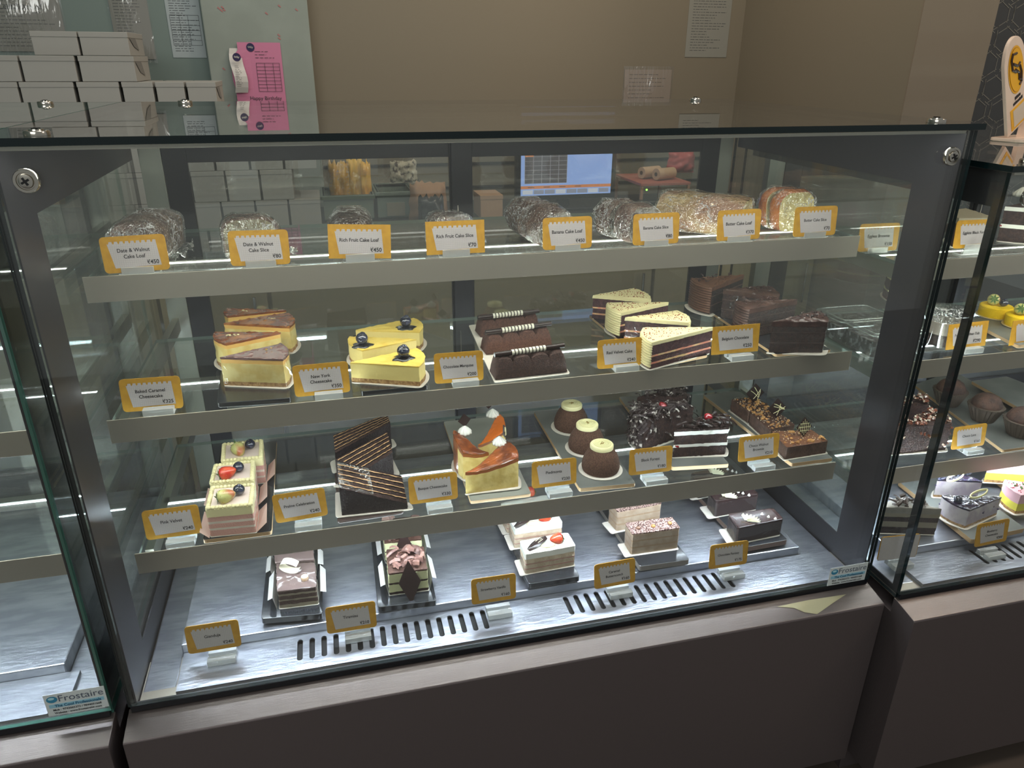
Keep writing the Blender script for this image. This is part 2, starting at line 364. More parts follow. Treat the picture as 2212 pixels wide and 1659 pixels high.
mb.add(v, [(j*3+i, j*3+i+1, j*3+4+i, j*3+3+i) for j in range(nv) for i in range(2)])
logo(mb, -w*.25, h*.92, .011, -.0035, 1, 2)
lines(mb, -w*.1, w*.9, h*.75, h*.85, 3, -.003, 3, random.Random(8))
for k in range(9): mb.box(-w*.1, w*.88, -.0032, -.003, h*(.2+.058*k), h*(.2+.058*k)+.0009, 3)
for k in (-.1, .25, .6, .87): mb.box(w*k, w*k+.0009, -.0032, -.003, h*.2, h*.665, 3)
put_text(mb, 'Happy Birthday', .014, w*.15, h*.06, -.0035, 3)
mk('sheet', mb, [PINK, INKP, PAPER, INK], t, smooth=False)
p0 = pyz(495, 104, y); p1 = pyz(538, 200, y)
t = thing('receipt', 'narrow curled white receipt hanging over the pink order form', 'receipt', ((p0.x+p1.x)/2, y-.014, p1.z)); w = (p1.x-p0.x)/2*.9; h = p0.z-p1.z
mb = MB(); v = []
for j in range(9):
    z = h*j/8; yy = -.012*math.sin(j/8*math.pi*1.5); o_ = .005*math.sin(j/8*6)
    v += [(-w+o_, yy, z), (w+o_, yy+.004, z)]
mb.add(v, [(2*j, 2*j+1, 2*j+3, 2*j+2) for j in range(8)])
logo(mb, .0, h*.80, .011, -.0135, 1, 0); lines(mb, -w*.5, w*.5, h*.15, h*.6, 13, -.0145, 2, random.Random(3), th=.0009)
mk('sheet', mb, [mat('receipt_paper', (214, 210, 204), .7), INKP, INK], t)
# monitor
MON = 1.35
t = thing('computer_monitor', 'black computer monitor showing a blue screen with a grey table', 'monitor', (1.058, MON, CZ))
mk('stand', MB().box(-.08, .08, -.03, .09, 0, .008).box(-.02, .02, .02, .04, .008, .08), BLACKF, t, bevel=.002)
BEZ = mat('bezel_black', (20, 20, 22), .3)
z0, z1 = .045, .30
mk('bezel', MB().box(-.160, .160, -.002, .02, z0-.014, z1+.012), BEZ, t, bevel=.002)
sc = MB(); y = -.0025; W = .145
def q4(x0, x1, za, zb, mi, dy=0): sc.add([(x0, y-dy, za), (x1, y-dy, za), (x1, y-dy, zb), (x0, y-dy, zb)], [(0, 1, 2, 3)], mi)
q4(-W, W, z0, z1, 0)
gx0, gx1, gz0, gz1 = -W+.012, 0.0, z0+.036, z1-.01
q4(gx0, gx1, gz0, gz1, 1, .0003)
for i in range(6):
    x = gx0+(gx1-gx0)*i/5; q4(x-.0007, x+.0007, gz0, gz1, 2, .0006)
nr = 16
for j in range(nr+1):
    z = gz0+(gz1-gz0)*j/nr; q4(gx0, gx1, z-.0005, z+.0005, 2, .0006)
for j in (6, 7): q4(gx0, gx0+(gx1-gx0)/5, gz0+(gz1-gz0)*j/nr, gz0+(gz1-gz0)*(j+.8)/nr, 3, .0007)
q4(-W, W, z0+.020, z0+.029, 3, .0003)
for k in range(8): q4(-W+.006+k*.035, -W+.038+k*.035, z0+.004, z0+.0165, 4 if k % 3 else 5, .0003)
for k in range(4): q4(gx0+.01+k*.05, gx0+.03+k*.05, z0+.0235, z0+.0255, 1, .0005)
mk('screen', sc, [glow('screen_blue', (.36, .50, .92), .95), glow('screen_grey', (.12, .11, .12), .9), glow('screen_line', (.45, .42, .45), .8), glow('screen_orange', (.75, .28, .12), .9), glow('screen_tab', (.35, .36, .45), .9), glow('screen_white', (.65, .65, .72), 1)], t)
# crates, packets, bags, boxes, table
CRATE = mat('crate_greygreen', (112, 124, 112), .6)
def crate(cx, cy, w, d, h, label):
    t = thing('storage_crate', label, 'crate', (cx, cy, CZ+.0006), 0, 'crates on the back counter')
    mb = MB(); th = .006
    mb.box(-w/2, w/2, 0, th, 0, h).box(-w/2, w/2, d-th, d, 0, h).box(-w/2, -w/2+th, th, d-th, 0, h).box(w/2-th, w/2, th, d-th, 0, h).box(-w/2, w/2, 0, d, 0, th)
    mk('body', mb, CRATE, t)
    mb = MB(); mb.box(-w/2-.006, w/2+.006, -.006, th, h-.012, h).box(-w/2-.006, w/2+.006, d-th, d+.006, h-.012, h).box(-w/2-.006, -w/2+th, 0, d, h-.012, h).box(w/2-th, w/2+.006, 0, d, h-.012, h)
    mk('rim', mb, CRATE, t, bevel=.002)
    mk('panel', MB().box(-w/4, w/4, -.004, 0, .01, h*.6), mat('crate_label', (138, 130, 112), .6), t)
xa, xb = PY(698, 430, 1.3).x, PY(806, 430, 1.3).x
crate((xa+xb)/2, 1.3, xb-xa, .16, .072, 'low grey-green crate holding the yellow packets')
xa, xb = PY(815, 430, 1.3).x, PY(893, 430, 1.3).x
crate((xa+xb)/2, 1.3, xb-xa, .16, .078, 'grey-green crate with a tan panel, right of the yellow packets')
YEL = mat('yellow_plastic', (226, 160, 28), .3, coat=.5, rgb2=(240, 186, 60), cs=25)
def sheetbag(px0, px1, py0, py1, y, name, label, m, cat, seed, d=.03, film=None, zb=None):
    a, b = PY(px0, py0, y), PY(px1, py1, y); zb = b.z if zb is None else zb
    t = thing(name, label, cat, ((a.x+b.x)/2, y, zb)); w, h = (b.x-a.x)/2, a.z-zb; mb = MB(); n = 12; v = []
    for s in (-1, 1):
        for j in range(n+1):
            for i in range(n+1):
                u, k = i/n*2-1, j/n; e = (1-u**4)*(1-(2*k-1)**6)
                nn = noise.noise(Vector((u*3, k*4, seed+s*5)))
                v.append((u*w*(1-.12*k+.1*noise.noise(Vector((k*5, u, seed)))), s*(d*.5*e+.002)+.018*nn*e, h*k+(.02*noise.noise(Vector((u*4, seed, 3))) if j == n else 0)))
    fs = []
    for s in (0, 1):
        o_ = s*(n+1)**2
        for j in range(n):
            for i in range(n):
                q = (o_+j*(n+1)+i, o_+j*(n+1)+i+1, o_+(j+1)*(n+1)+i+1, o_+(j+1)*(n+1)+i); fs.append(q if s == 0 else q[::-1])
    for j in range(n):
        for i in (0, n):
            a_, b_ = j*(n+1)+i, (j+1)*(n+1)+i; fs.append((a_, b_, b_+(n+1)**2, a_+(n+1)**2))
    for i in range(n):
        for j in (0, n):
            a_, b_ = j*(n+1)+i, j*(n+1)+i+1; fs.append((a_, b_, b_+(n+1)**2, a_+(n+1)**2))
    mb.add(v, fs); mk('bag_body', mb, m, t, smooth=True)
    if film:
        q = MB(); q.add([(x*1.06, yy*1.25, z*1.02) for x, yy, z in v], fs); mk('clear_wrap', q, film, t, smooth=True)
    return t
zc = CZ+.02
sheetbag(706, 760, 350, 440, 1.36, 'yellow_packet', 'yellow packet in clear wrap standing left in the low crate', YEL, 'packet', 1, .03, CLING, zc)
sheetbag(745, 790, 343, 440, 1.39, 'yellow_packet', 'taller pale yellow packet standing middle in the low crate', mat('yellow_pale', (232, 186, 80), .4), 'packet', 2, .02, None, zc)
sheetbag(775, 806, 350, 440, 1.36, 'yellow_packet', 'narrow orange-yellow packet at the right end of the crate', YEL, 'packet', 3, .03, None, zc)
sheetbag(839, 904, 348, 402, 1.45, 'speckled_packet', 'white packet with dark speckles above the right crate', mat('speckled', (190, 180, 160), .7, rgb2=(70, 60, 55), cs=70, lo=.5, hi=.62), 'packet', 4, .03, None, CZ+.08)
sheetbag(880, 968, 395, 455, 1.25, 'paper_bag', 'crumpled brown paper bag lying beside the crates', mat('kraft', (170, 130, 100), .8), 'bag', 5, .10, None, CZ+.001)
sheetbag(900, 962, 425, 462, 1.10, 'bin_bag', 'black plastic bag in front of the crumpled brown bag', mat('black_plastic', (24, 22, 24), .25), 'bag', 6, .05, None, CZ+.001)
xa, xb = PY(1038, 430, 1.25).x, PY(1086, 430, 1.25).x
carton(((xa+xb)/2, 1.25, CZ+.0006), xb-xa, .1, .066, 'tan card box with folded flap, left of the monitor', 0, None, True, mat('tan_card', (186, 150, 122), .7))
t = thing('till_table', 'small brown table with pinkish top right of the monitor', 'stand', (1.30, 1.25, CZ+.0006))
mk('tabletop', MB().box(-.06, .10, -.05, .16, .085, .093), mat('table_red', (176, 104, 92), .5), t, bevel=.001)
for sx, sy in ((-.055, -.045), (.095, -.045), (-.055, .155), (.095, .155)): mk('leg', MB().box(sx-.004, sx+.004, sy-.004, sy+.004, 0, .085), mat('table_leg', (170, 130, 104), .5), t)
for k, (dx, dy, dz, lab) in enumerate(((.0, .05, .0, 'tan paper till roll at the back of the small table'), (.03, .01, .0, 'tan paper till roll at the front of the small table'))):
    t = thing('paper_roll', lab, 'paper roll', (1.31+dx, 1.25+dy, CZ+.112), .35)
    mb = MB(); mb.tube([(-.035, 0, 0), (.035, 0, 0)], .017, 0, 16); mk('roll', mb, mat('roll_paper', (198, 166, 136), .8), t, smooth='auto')
    mk('core', MB().tube([(-.0362, 0, 0), (.0362, 0, 0)], .006, 0, 10), mat('roll_core', (80, 60, 50), .8), t)
sheetbag(1443, 1497, 326, 385, 1.42, 'pink_bag', 'crumpled pink plastic bag hanging at the right edge of the rear window', mat('pink_plastic', (190, 90, 90), .35), 'bag', 9, .05, None, CZ+.09)
tag(mk('indicator_light', MB().ball(PY(1397, 410, 1.2), .003), glow('green_led', (.3, 1, .1), 4)), 'tiny green indicator light glowing below the monitor', 'light')
t = thing('black_machine', 'black till machine casing in front of the small table', 'machine', (1.26, 1.085, CZ+.0006))
mk('casing', MB().box(-.11, .14, .07, .10, 0, .05), BLACKF, t, bevel=.004)
mk('base', MB().box(-.13, .15, .0, .069, 0, .03), mat('machine_dark', (30, 28, 30), .4), t, bevel=.004)
# ------------------------------------------------------------------ display cases
def disc_screw(t, loc, axis, r=.0135, cross=True):
    """washer + screw head; axis 'z' up or 'y' towards the viewer"""
    mb = MB(); mb.lathe([(r, 0), (r, .0035), (r*.93, .005), (r*.72, .005), (r*.68, .0038), (r*.6, .0038), (r*.55, .0062), (r*.2, .007)], n=22)
    if axis == 'y': mb.xf(Matrix.Rotation(R(90), 4, 'X'))
    o = mk('screw', mb, SCREW, t, smooth='auto'); o.location = loc
    if cross:
        q = MB(); a, b = r*.34, r*.09
        q.box(-a, a, -b, b, .0068, .0074).box(-b, b, -a, a, .0068, .0075)
        q.xf(Matrix.Rotation(R(28), 4, 'Z'))
        if axis == 'y': q.xf(Matrix.Rotation(R(90), 4, 'X'))
        s_ = mk('screw_slot', q, mat('slot_black', (8, 8, 10), .5), t); s_.location = loc
LEDM = glow('led_diffuser', (.90, .96, 1.), 30.)
LEDB = glow('led_diffuser_lower', (.80, .89, 1.), 64.)
LEDW = glow('led_diffuser_upper', (1., 1., .92), 30.)
LEDT = glow('led_diffuser_top', (1., .99, .93), 38.)
def display_case(x0, x1, yf, zt, shelves, label, front_sticker, slots, top_x, openfloor=True, edge=EDGE, fr_l=(.088, .082, .05), fr_r=(.088, .082, .05), ledm=1):
    t = thing('display_case', label, 'display case', ((x0+x1)/2, yf, 0)); ox, oy = (x0+x1)/2, yf
    def m_(name, mb, mats, parent=None, **k):
        mb.xf(Matrix.Translation((-ox, -oy, 0))); return mk(name, mb, mats, parent or t, **k)
    g = .44; yb = .62
    # base with its sloping ledge
    prof = [(yf+.007, g), (yf-.043, g-.0095), (yf-.0445, g-.012), (yf-.0445, .06), (yf+.03, .06), (yf+.03, 0), (yb+.08, 0), (yb+.08, g-.03), (yf+.007, g-.03)]
    mb = MB(); n = len(prof); xa, xb = x0-.002, x1+.002
    mb.add([(xa, y, z) for y, z in prof]+[(xb, y, z) for y, z in prof], [(i, n+i, n+(i+1) % n, (i+1) % n) for i in range(n)]+[tuple(range(n)), tuple(range(2*n-1, n-1, -1))])
    mb.m[0] = 1
    m_('base', mb, [FASC, LEDGE], bevel=.0008)
    m_('glass_seal', MB().box(x0+.003, x1-.003, yf-.0006, yf+.009, g+.0002, g+.0095), SEAL)
    # glass
    fg = m_('front_glass', MB().box(x0, x1, yf, yf+.006, g+.010, zt-.001, 0, (1, 'y')), [GLASS, edge])
    tg = m_('top_glass', MB().box(top_x[0], top_x[1], yf-.005, yf+.72, zt, zt+.008, 0, (1, 'z')), [TOPG, edge])
    for s, nm in ((x0, 'left'), (x1-.006, 'right')):
        m_('side_glass', MB().box(s, s+.006, yf+.0065, yb, g, zt-.001, 0, (1, 'x')), [GLASS, edge])
    for s, (fw, ft, fb) in ((x0+.0075, fr_l), (x1-.0095, fr_r)):
        a, b = s, s+.002; mb = MB()
        mb.box(a, b, yf+.008, yf+fw, g+.001, zt-.002).box(a, b, yf+fw, yb-.02, zt-ft, zt-.002).box(a, b, yf+fw, yb-.02, g+.001, g+fb)
        m_('side_frame', mb, DARKF)
    # silver channel under the top glass with a lamp behind it
    m_('top_channel', MB().box(x0+.012, x1-.012, yf+.0065, yf+.014, zt-.0055, zt-.001).box(x0+.012, x1-.012, yf+.016, yf+.03, zt-.004, zt-.001), mat('channel_silver', (214, 208, 196), .35, .6), bevel=.0006)
    if ledm: m_('top_light_strip', MB().box(x0+.03, x1-.03, yf+.017, yf+.028, zt-.0053, zt-.0042), LEDT)
    # back: uprights, black door frames, panes
    for s in (1, -1):
        xa = x0+.02 if s == 1 else x1-.057
        m_('upright', MB().box(xa, xa+.037, .6+(yf if yf else 0), yb+yf, g-.02, zt-.002), STEELV, bevel=.001)
    xl, xr = x0+.058, x1-.056; y = .6+yf; xc = (xl+xr)/2
    m_('rear_top_rail', MB().box(xl, xr, y+.008, y+.03, zt-.09, zt-.002), BLACKF, bevel=.001); m_('rear_bottom_rail', MB().box(xl, xr, y+.008, y+.03, g, g+.06), BLACKF, bevel=.001)
    for k, (a, b, dy) in enumerate(((xl, xc+.012, 0), (xc-.026, xr, -.010))):
        d = m_('rear_door', MB().box(a, a+.041, y+dy-.001, y+dy+.008, g+.06, zt-.058).box(b-.041, b, y+dy-.001, y+dy+.008, g+.06, zt-.058).box(a+.041, b-.041, y+dy-.001, y+dy+.008, zt-.089, zt-.058).box(a+.041, b-.041, y+dy-.001, y+dy+.008, g+.06, g+.10), BLACKF, bevel=.0008)
        m_('door_pane', MB().box(a+.0405, b-.0405, y+dy+.001, y+dy+.005, g+.0995, zt-.0885), DOORG, d)
        m_('door_handle', MB().box(b-.030, b-.026, y+dy-.003, y+dy-.0012, .9, 1.02) if k == 0 else MB().box(a+.010, a+.0115, y+dy-.003, y+dy-.0012, .9, 1.02), STEEL, d)
    # floor: raised tray + slotted strip
    m_('floor_tray', MB().box(x0+.058, x1-.08, yf+.092, yb-.03+yf, g-.008, g+.0275-.0015).box(x0+.012, x0+.0575, yf+.03, yb-.03+yf, g-.01, g+.004).box(x1-.0795, x1-.012, yf+.03, yb-.03+yf, g-.01, g+.004), FLOORS, bevel=.002)
    ya, ym, yn, ye = yf+.008, yf+.031, yf+.085, yf+.0915
    sx0, sx1, zs = x0+.060, x1-.062, g+.0105
    mb = MB(); mb.box(x0+.011, x1-.011, yf+.0095, yf+.0915, g-.012, g+.0035, 1)
    def quad(a, b, c, d): mb.add([(a, c, zs), (b, c, zs), (b, d, zs), (a, d, zs)], [(0, 1, 2, 3)], 0)
    quad(sx0, sx1, ya+.006, ym); quad(sx0, sx1, yn, ye)
    cur = sx0
    for (s0, s1, cnt) in slots:
        st = (s1-s0)/(cnt-1)
        quad(cur, s0-st/2, ym, yn)
        for i in range(cnt):
            cx = s0+i*st; hw = .0042; nn = 10; yT, yB = yn-.0055-hw, ym+.0035+hw; xa_, xb_ = cx-st/2, cx+st/2
            top = [(cx+hw*math.cos(math.pi*k/nn), yT+hw*math.sin(math.pi*k/nn), zs) for k in range(nn+1)]
            bot = [(cx-hw*math.cos(math.pi*k/nn), yB-hw*math.sin(math.pi*k/nn), zs) for k in range(nn+1)]
            v = [(xa_, yT, zs), (xa_, yn, zs), (xb_, yn, zs), (xb_, yT, zs)]+top; mb.add(v, [tuple(range(len(v)))[::-1]], 0)
            v = [(xb_, yB, zs), (xb_, ym, zs), (xa_, ym, zs), (xa_, yB, zs)]+bot; mb.add(v, [tuple(range(len(v)))[::-1]], 0)
            mb.add([(xa_, yB, zs), (cx-hw, yB, zs), (cx-hw, yT, zs), (xa_, yT, zs), (cx+hw, yB, zs), (xb_, yB, zs), (xb_, yT, zs), (cx+hw, yT, zs)], [(0, 1, 2, 3), (4, 5, 6, 7)], 0)
            inner = top+bot; m_n = len(inner)
            mb.add([(x, yy, zs-.0025) for x, yy, z in inner]+inner, [(k, (k+1) % m_n, m_n+(k+1) % m_n, m_n+k) for k in range(m_n)], 0)
        cur = s1+st/2
    quad(cur, sx1, ym, yn)
    mb.add([(sx0, ya+.006, zs), (sx1, ya+.006, zs), (sx1, ya+.006, zs-.007), (sx0, ya+.006, zs-.007)], [(3, 2, 1, 0)], 0)
    mb.add([(sx0, ya+.006, zs-.007), (sx0, ye, zs-.007), (sx0, ye, zs), (sx0, ya+.006, zs)], [(0, 1, 2, 3)], 0)
    mb.add([(sx1, ya+.006, zs-.007), (sx1, ye, zs-.007), (sx1, ye, zs), (sx1, ya+.006, zs)], [(0, 1, 2, 3)], 0)
    mb.add([(sx0+.02, ym-.004, g+.0037), (sx1-.02, ym-.004, g+.0037), (sx1-.02, yn+.002, g+.0037), (sx0+.02, yn+.002, g+.0037)], [(0, 1, 2, 3)], 2)
    m_('vent_strip', mb, [FLOORS, STEEL, SLOTM])
    # shelves
    for k, (z, yl) in enumerate(shelves):
        sh = m_('shelf', MB().box(x0+.022, x1-.022, yl+.0025, .462+yf, z-.0065, z-.0005, 0, (1, 'z')), [SHELFG, mat('shelf_edge', (108, 122, 114), .2)])
        m_('front_lip', MB().box(x0+.017, x1-.019, yl, yl+.002, z-.0335, z+.0015), STEEL, sh, bevel=.0004)
        m_('cross_rail', MB().box(x0+.03, x1-.03, .266+yf, .282+yf, z-.022, z-.0068), mat('rail_grey', (92, 90, 84), .6, .3), sh)
        if ledm: m_('light_strip', MB().box(x0+.035, x1-.035, .2646+yf, .2657+yf, z-.0105, z-.0088).box(x0+.03, x1-.03, yl+.004, yl+.013, z-.0310, z-.0272), LEDW if k == 0 else (LEDM if k == 1 else LEDB), sh)
        for xx in (x0+.026, x1-.038):
            m_('bracket', MB().box(xx, xx+.012, yl+.02, .6+yf, z-.032, z-.0068), STEELV, sh)
    # screws
    for px, py in ((x0+.049, yf+.022), (x1-.051, yf+.022), (x0+.105, yf+.64), (x1-.098, yf+.64)):
        disc_screw(tg, (px-ox, py-oy, zt+.0081), 'z', .0125)
    for px in (x0+.037, x1-.035):
        disc_screw(fg, (px-ox, yf-.0003-oy, zt-.034), 'y', .0125)
    # maker sticker at the lower right of the glass
    if front_sticker:
        sx, sz = front_sticker; w, h = .075, .037
        mb = MB(); mb.box(sx, sx+w, yf-.0009, yf-.0002, sz, sz+h, 0)
        mb.box(sx+.004, sx+w-.003, yf-.0011, yf-.0009, sz+.0135, sz+.0195, 1)
        n = 18; mb.add([(sx+.0095+.0068*math.cos(6.2832*i/n), yf-.0012, sz+.028+.0055*math.sin(6.2832*i/n)) for i in range(n)], [tuple(range(n))], 2)
        mb.add([(sx+.009+.004*math.cos(6.2832*i/n), yf-.0014, sz+.0298+.0022*math.sin(6.2832*i/n)) for i in range(n)], [tuple(range(n))], 4)
        put_text(mb, 'Frostaire', .0155, sx+.0165, sz+.0235, yf-.0014, 3, 'LEFT', 0, 1.0)
        put_text(mb, 'The Cool Professionals', .0064, sx+w/2+.002, sz+.0143, yf-.0014, 5, 'CENTER', .02, .95)
        put_text(mb, 'Mob : 9743065373 / 9844031668', .0048, sx+w/2, sz+.0080, yf-.0014, 6, 'CENTER', .02, .93)
        put_text(mb, 'Website : www.frostaireblr.com', .0048, sx+w/2, sz+.0025, yf-.0014, 6, 'CENTER', .02, .93)
        m_('maker_sticker', mb, [mat('sticker_white', (214, 222, 222), .4), mat('sticker_pale_blue', (150, 200, 220), .4), mat('sticker_blue', (60, 140, 175), .4), mat('sticker_grey_ink', (96, 104, 120), .4), mat('sticker_shine', (180, 225, 235), .3), mat('sticker_blue_ink', (24, 88, 124), .4), INK], fg)
    return t
SL1, SL2, SL3, FL = 1.020, .830, .622, .466
SLOTS = [(.2315, .521, 17), (.664, .957, 17)]
display_case(0, 1.2, 0, 1.2, [(SL1, .165), (SL2, .130), (SL3, .115)], 'middle glass display case with three lit shelves full of cakes', (1.115, .4505), SLOTS, (-.0145, 1.207))
display_case(-1.225, -.0215, 0, 1.2, [(1.02, .165), (.845, .09), (.655, .09)], 'empty glass display case at the left edge, its shelves bare', (-.0975, .459), [(-.99, -.70, 17), (-.56, -.27, 17)], (-1.24, -.0165), edge=EDGEL)
RY = -.05; RS1, RS2, RS3 = .981, .799, .581
display_case(1.221, 2.4, RY, 1.150, [(RS1, .13), (RS2, .13), (RS3, .13)], 'shorter glass display case at the right edge with yellow cakes and muffins', None, [(1.44, 1.73, 17), (1.86, 2.14, 17)], (1.216, 2.41), fr_l=(.026, .05, .012))
# peeled tape patch on the ledge at the right
a, b = PY(1700, 1300, -.02), PY(1800, 1290, -.02)
mb = MB(); pts = [P(1678, 1313, .4340), P(1745, 1297, .4365), P(1828, 1283, .4375), P(1800, 1302, .4345), P(1765, 1326, .4322), P(1737, 1323, .4325), P(1716, 1315, .4337)]
mb.add([(p.x, p.y, .4406+(p.y-.007)*.19) for p in pts], [tuple(range(len(pts)))])
tag(mk('tape_patch', mb, mat('pale_tape', (176, 170, 138), .3, .4, .5, 60)), 'torn pale tape patch stuck on the ledge near the right corner of the middle case', 'tape')
# ------------------------------------------------------------------ confectionery materials
def cm(n, c, r=.7, metal=0., **k): return mat(n, c, r, metal, **k)
CREAMY = cm('cheesecake_cream', (240, 222, 150), .6, sss=.15, bump=.25, bs=160, rgb2=(228, 200, 120), cs=55)
YELLOWC = cm('lemon_cream', (232, 204, 104), .55, bump=.4, bs=160, rgb2=(224, 190, 84), cs=50)
CRUST = cm('biscuit_crust', (196, 156, 104), .85, bump=.8, bs=500, rgb2=(150, 110, 66), cs=180)
CARAMT = cm('caramel_skin', (132, 72, 42), .25, coat=.5, bump=.3, bs=60, rgb2=(186, 116, 58), cs=30)
DARKCAR = cm('brown_glaze', (112, 84, 80), .18, coat=.8)
GOLD = cm('gold_leaf', (232, 200, 110), .3, metal=.8)
GOLDCH = cm('white_choc_curl', (238, 226, 176), .6)
CHOC = cm('chocolate_sponge', (62, 40, 34), .85, bump=.9, bs=420, rgb2=(42, 26, 24), cs=160)
CHOCM = cm('chocolate_mousse', (84, 54, 42), .7, bump=.5, bs=600, rgb2=(70, 44, 34), cs=120)
CHOCF = cm('chocolate_frosting', (84, 60, 52), .42, bump=.4, bs=120, rgb2=(68, 48, 42), cs=60)
CHOCD = cm('dark_frosting', (58, 40, 38), .35, bump=.4, bs=120, rgb2=(76, 54, 50), cs=60)
DCHOC = cm('dark_chocolate', (44, 30, 28), .25)
CACAO = cm('cocoa_velvet', (104, 74, 58), .95, bump=1., bs=900, rgb2=(78, 52, 40), cs=500)
WHITEC = cm('whipped_cream', (240, 238, 228), .5, sss=.15)
IVORY = cm('ivory_frosting', (242, 230, 176), .5, sss=.12, bump=.1, bs=80)
IVORYC = cm('white_chocolate', (240, 232, 178), .4, sss=.1)
BERRY = cm('blueberry_glazed', (26, 30, 44), .08, coat=1., rgb2=(50, 56, 80), cs=90)
BERRYS = cm('blueberry_syrup', (16, 18, 22), .06, coat=1.)
REDS = cm('strawberry_red', (196, 44, 34), .25, coat=.5, rgb2=(220, 84, 50), cs=60)
GRNS = cm('strawberry_pale', (206, 204, 130), .3, coat=.4, rgb2=(190, 110, 70), cs=45, lo=.5, hi=.65)
SEED = cm('strawberry_seed', (150, 130, 50), .5)
LEAF = cm('strawberry_leaf', (84, 120, 60), .6)
CHERRY = cm('cherry_red', (150, 16, 30), .08, coat=1.)
PINKSP = cm('pink_sponge', (226, 172, 158), .8, bump=.5, bs=500)
PINKCR = cm('pink_layer_cream', (240, 224, 208), .6)
REDCR = cm('salmon_filling', (222, 140, 116), .7, bump=.5, bs=300, rgb2=(232, 196, 140), cs=60)
REDV = cm('red_velvet_sponge', (84, 52, 54), .85, bump=.9, bs=420, rgb2=(66, 40, 44), cs=150)
REDSP = cm('red_crumbs', (150, 52, 36), .8)
PRAL = cm('praline_layer', (214, 170, 120), .7, bump=.4, bs=300)
CAKEB = cm('white_cake_card', (226, 218, 206), .55)
KRAFTB = cm('brown_cake_card', (190, 150, 116), .6)
VAN = cm('vanilla_sponge', (226, 206, 178), .8, bump=.5, bs=350, rgb2=(208, 184, 156), cs=80)
PINKJ = cm('strawberry_jam', (196, 132, 124), .5)
TAN = cm('butterscotch_cream', (206, 184, 160), .6, bump=.3, bs=200, rgb2=(190, 164, 138), cs=50)
TANL = cm('butterscotch_sponge', (188, 158, 128), .8, bump=.5, bs=300)
SPECK = cm('speckled_sprinkle', (196, 166, 156), .7, bump=.9, bs=500, rgb2=(92, 62, 58), cs=420, lo=.46, hi=.52)
GLAZED = cm('gianduja_glaze', (116, 98, 94), .12, coat=1.)
GREYCR = cm('grey_cream', (156, 146, 126), .6)
CHGLZ = cm('mirror_chocolate', (58, 42, 42), .25, coat=.3)
NUT = cm('walnut_bits', (206, 158, 96), .6, bump=.5, bs=300, rgb2=(168, 116, 64), cs=120)
MASC = cm('mascarpone', (214, 214, 168), .6, bump=.2, bs=150)
BASQB = cm('basque_burnt', (176, 100, 50), .3, coat=.5, bump=.6, bs=60, rgb2=(110, 58, 36), cs=28)
BASQG = cm('basque_glossy_top', (112, 58, 34), .12, coat=1., bump=.9, bs=90, rgb2=(178, 96, 46), cs=30)
BASQC = cm('basque_inside', (228, 204, 128), .65, bump=.4, bs=160, rgb2=(212, 184, 104), cs=70)
SLATE = cm('slate_board_grey', (110, 112, 108), .4, bump=.15, bs=20, rgb2=(92, 95, 92), cs=12)
SLATED = cm('slate_board_dark', (44, 46, 50), .18, coat=.5, bump=.1, bs=20)
WOODE = cm('board_wood_edge', (184, 152, 112), .6)
# ------------------------------------------------------------------ confectionery helpers
RND = random.Random(7)
def cen(pts):
    return (sum(p[0] for p in pts)/len(pts), sum(p[1] for p in pts)/len(pts))
def areaw(o):
    c = cen(o); return [abs((o[i][0]-c[0])*(o[(i+1) % len(o)][1]-c[1])-(o[i][1]-c[1])*(o[(i+1) % len(o)][0]-c[0]))+1e-9 for i in range(len(o))]
def resample(pts, step=.005):
    out = []; n = len(pts)
    for i in range(n):
        a, b = pts[i], pts[(i+1) % n]; L = math.dist(a, b); k = max(1, round(L/step))
        for j in range(k): out.append((a[0]+(b[0]-a[0])*j/k, a[1]+(b[1]-a[1])*j/k))
    return out
def roundc(pts, r, k=3):
    out = []; n = len(pts)
    for i in range(n):
        p, a, b = Vector(pts[i]), Vector(pts[i-1]), Vector(pts[(i+1) % n])
        u, v = (a-p), (b-p); rr = min(r, u.length*.45, v.length*.45); s, e = p+u.normalized()*rr, p+v.normalized()*rr
        for j in range(k+1):
            q = j/k; out.append(tuple(s*(1-q)**2+p*2*q*(1-q)+e*q*q))
    return out
def grow(pts, d):
    c = Vector(cen(pts)); out = []
    for p in pts:
        v = Vector(p)-c; out.append(tuple(c+v*(1+d/max(v.length, 1e-6))))
    return out
def ccw(pts):
    a = sum(pts[i-1][0]*pts[i][1]-pts[i][0]*pts[i-1][1] for i in range(len(pts))); return pts if a > 0 else pts[::-1]
def wedge(tip, r1, r2, bulge=.14, k=6):
    t, a, b = Vector(tip), Vector(r1), Vector(r2); m = (a+b)/2; o_ = (m-t).normalized()*(a-b).length*bulge
    arc = [a+(b-a)*(j/k)+o_*(4*(j/k)*(1-j/k)) for j in range(k+1)]
    return ccw([tuple(t)]+[tuple(v) for v in arc])
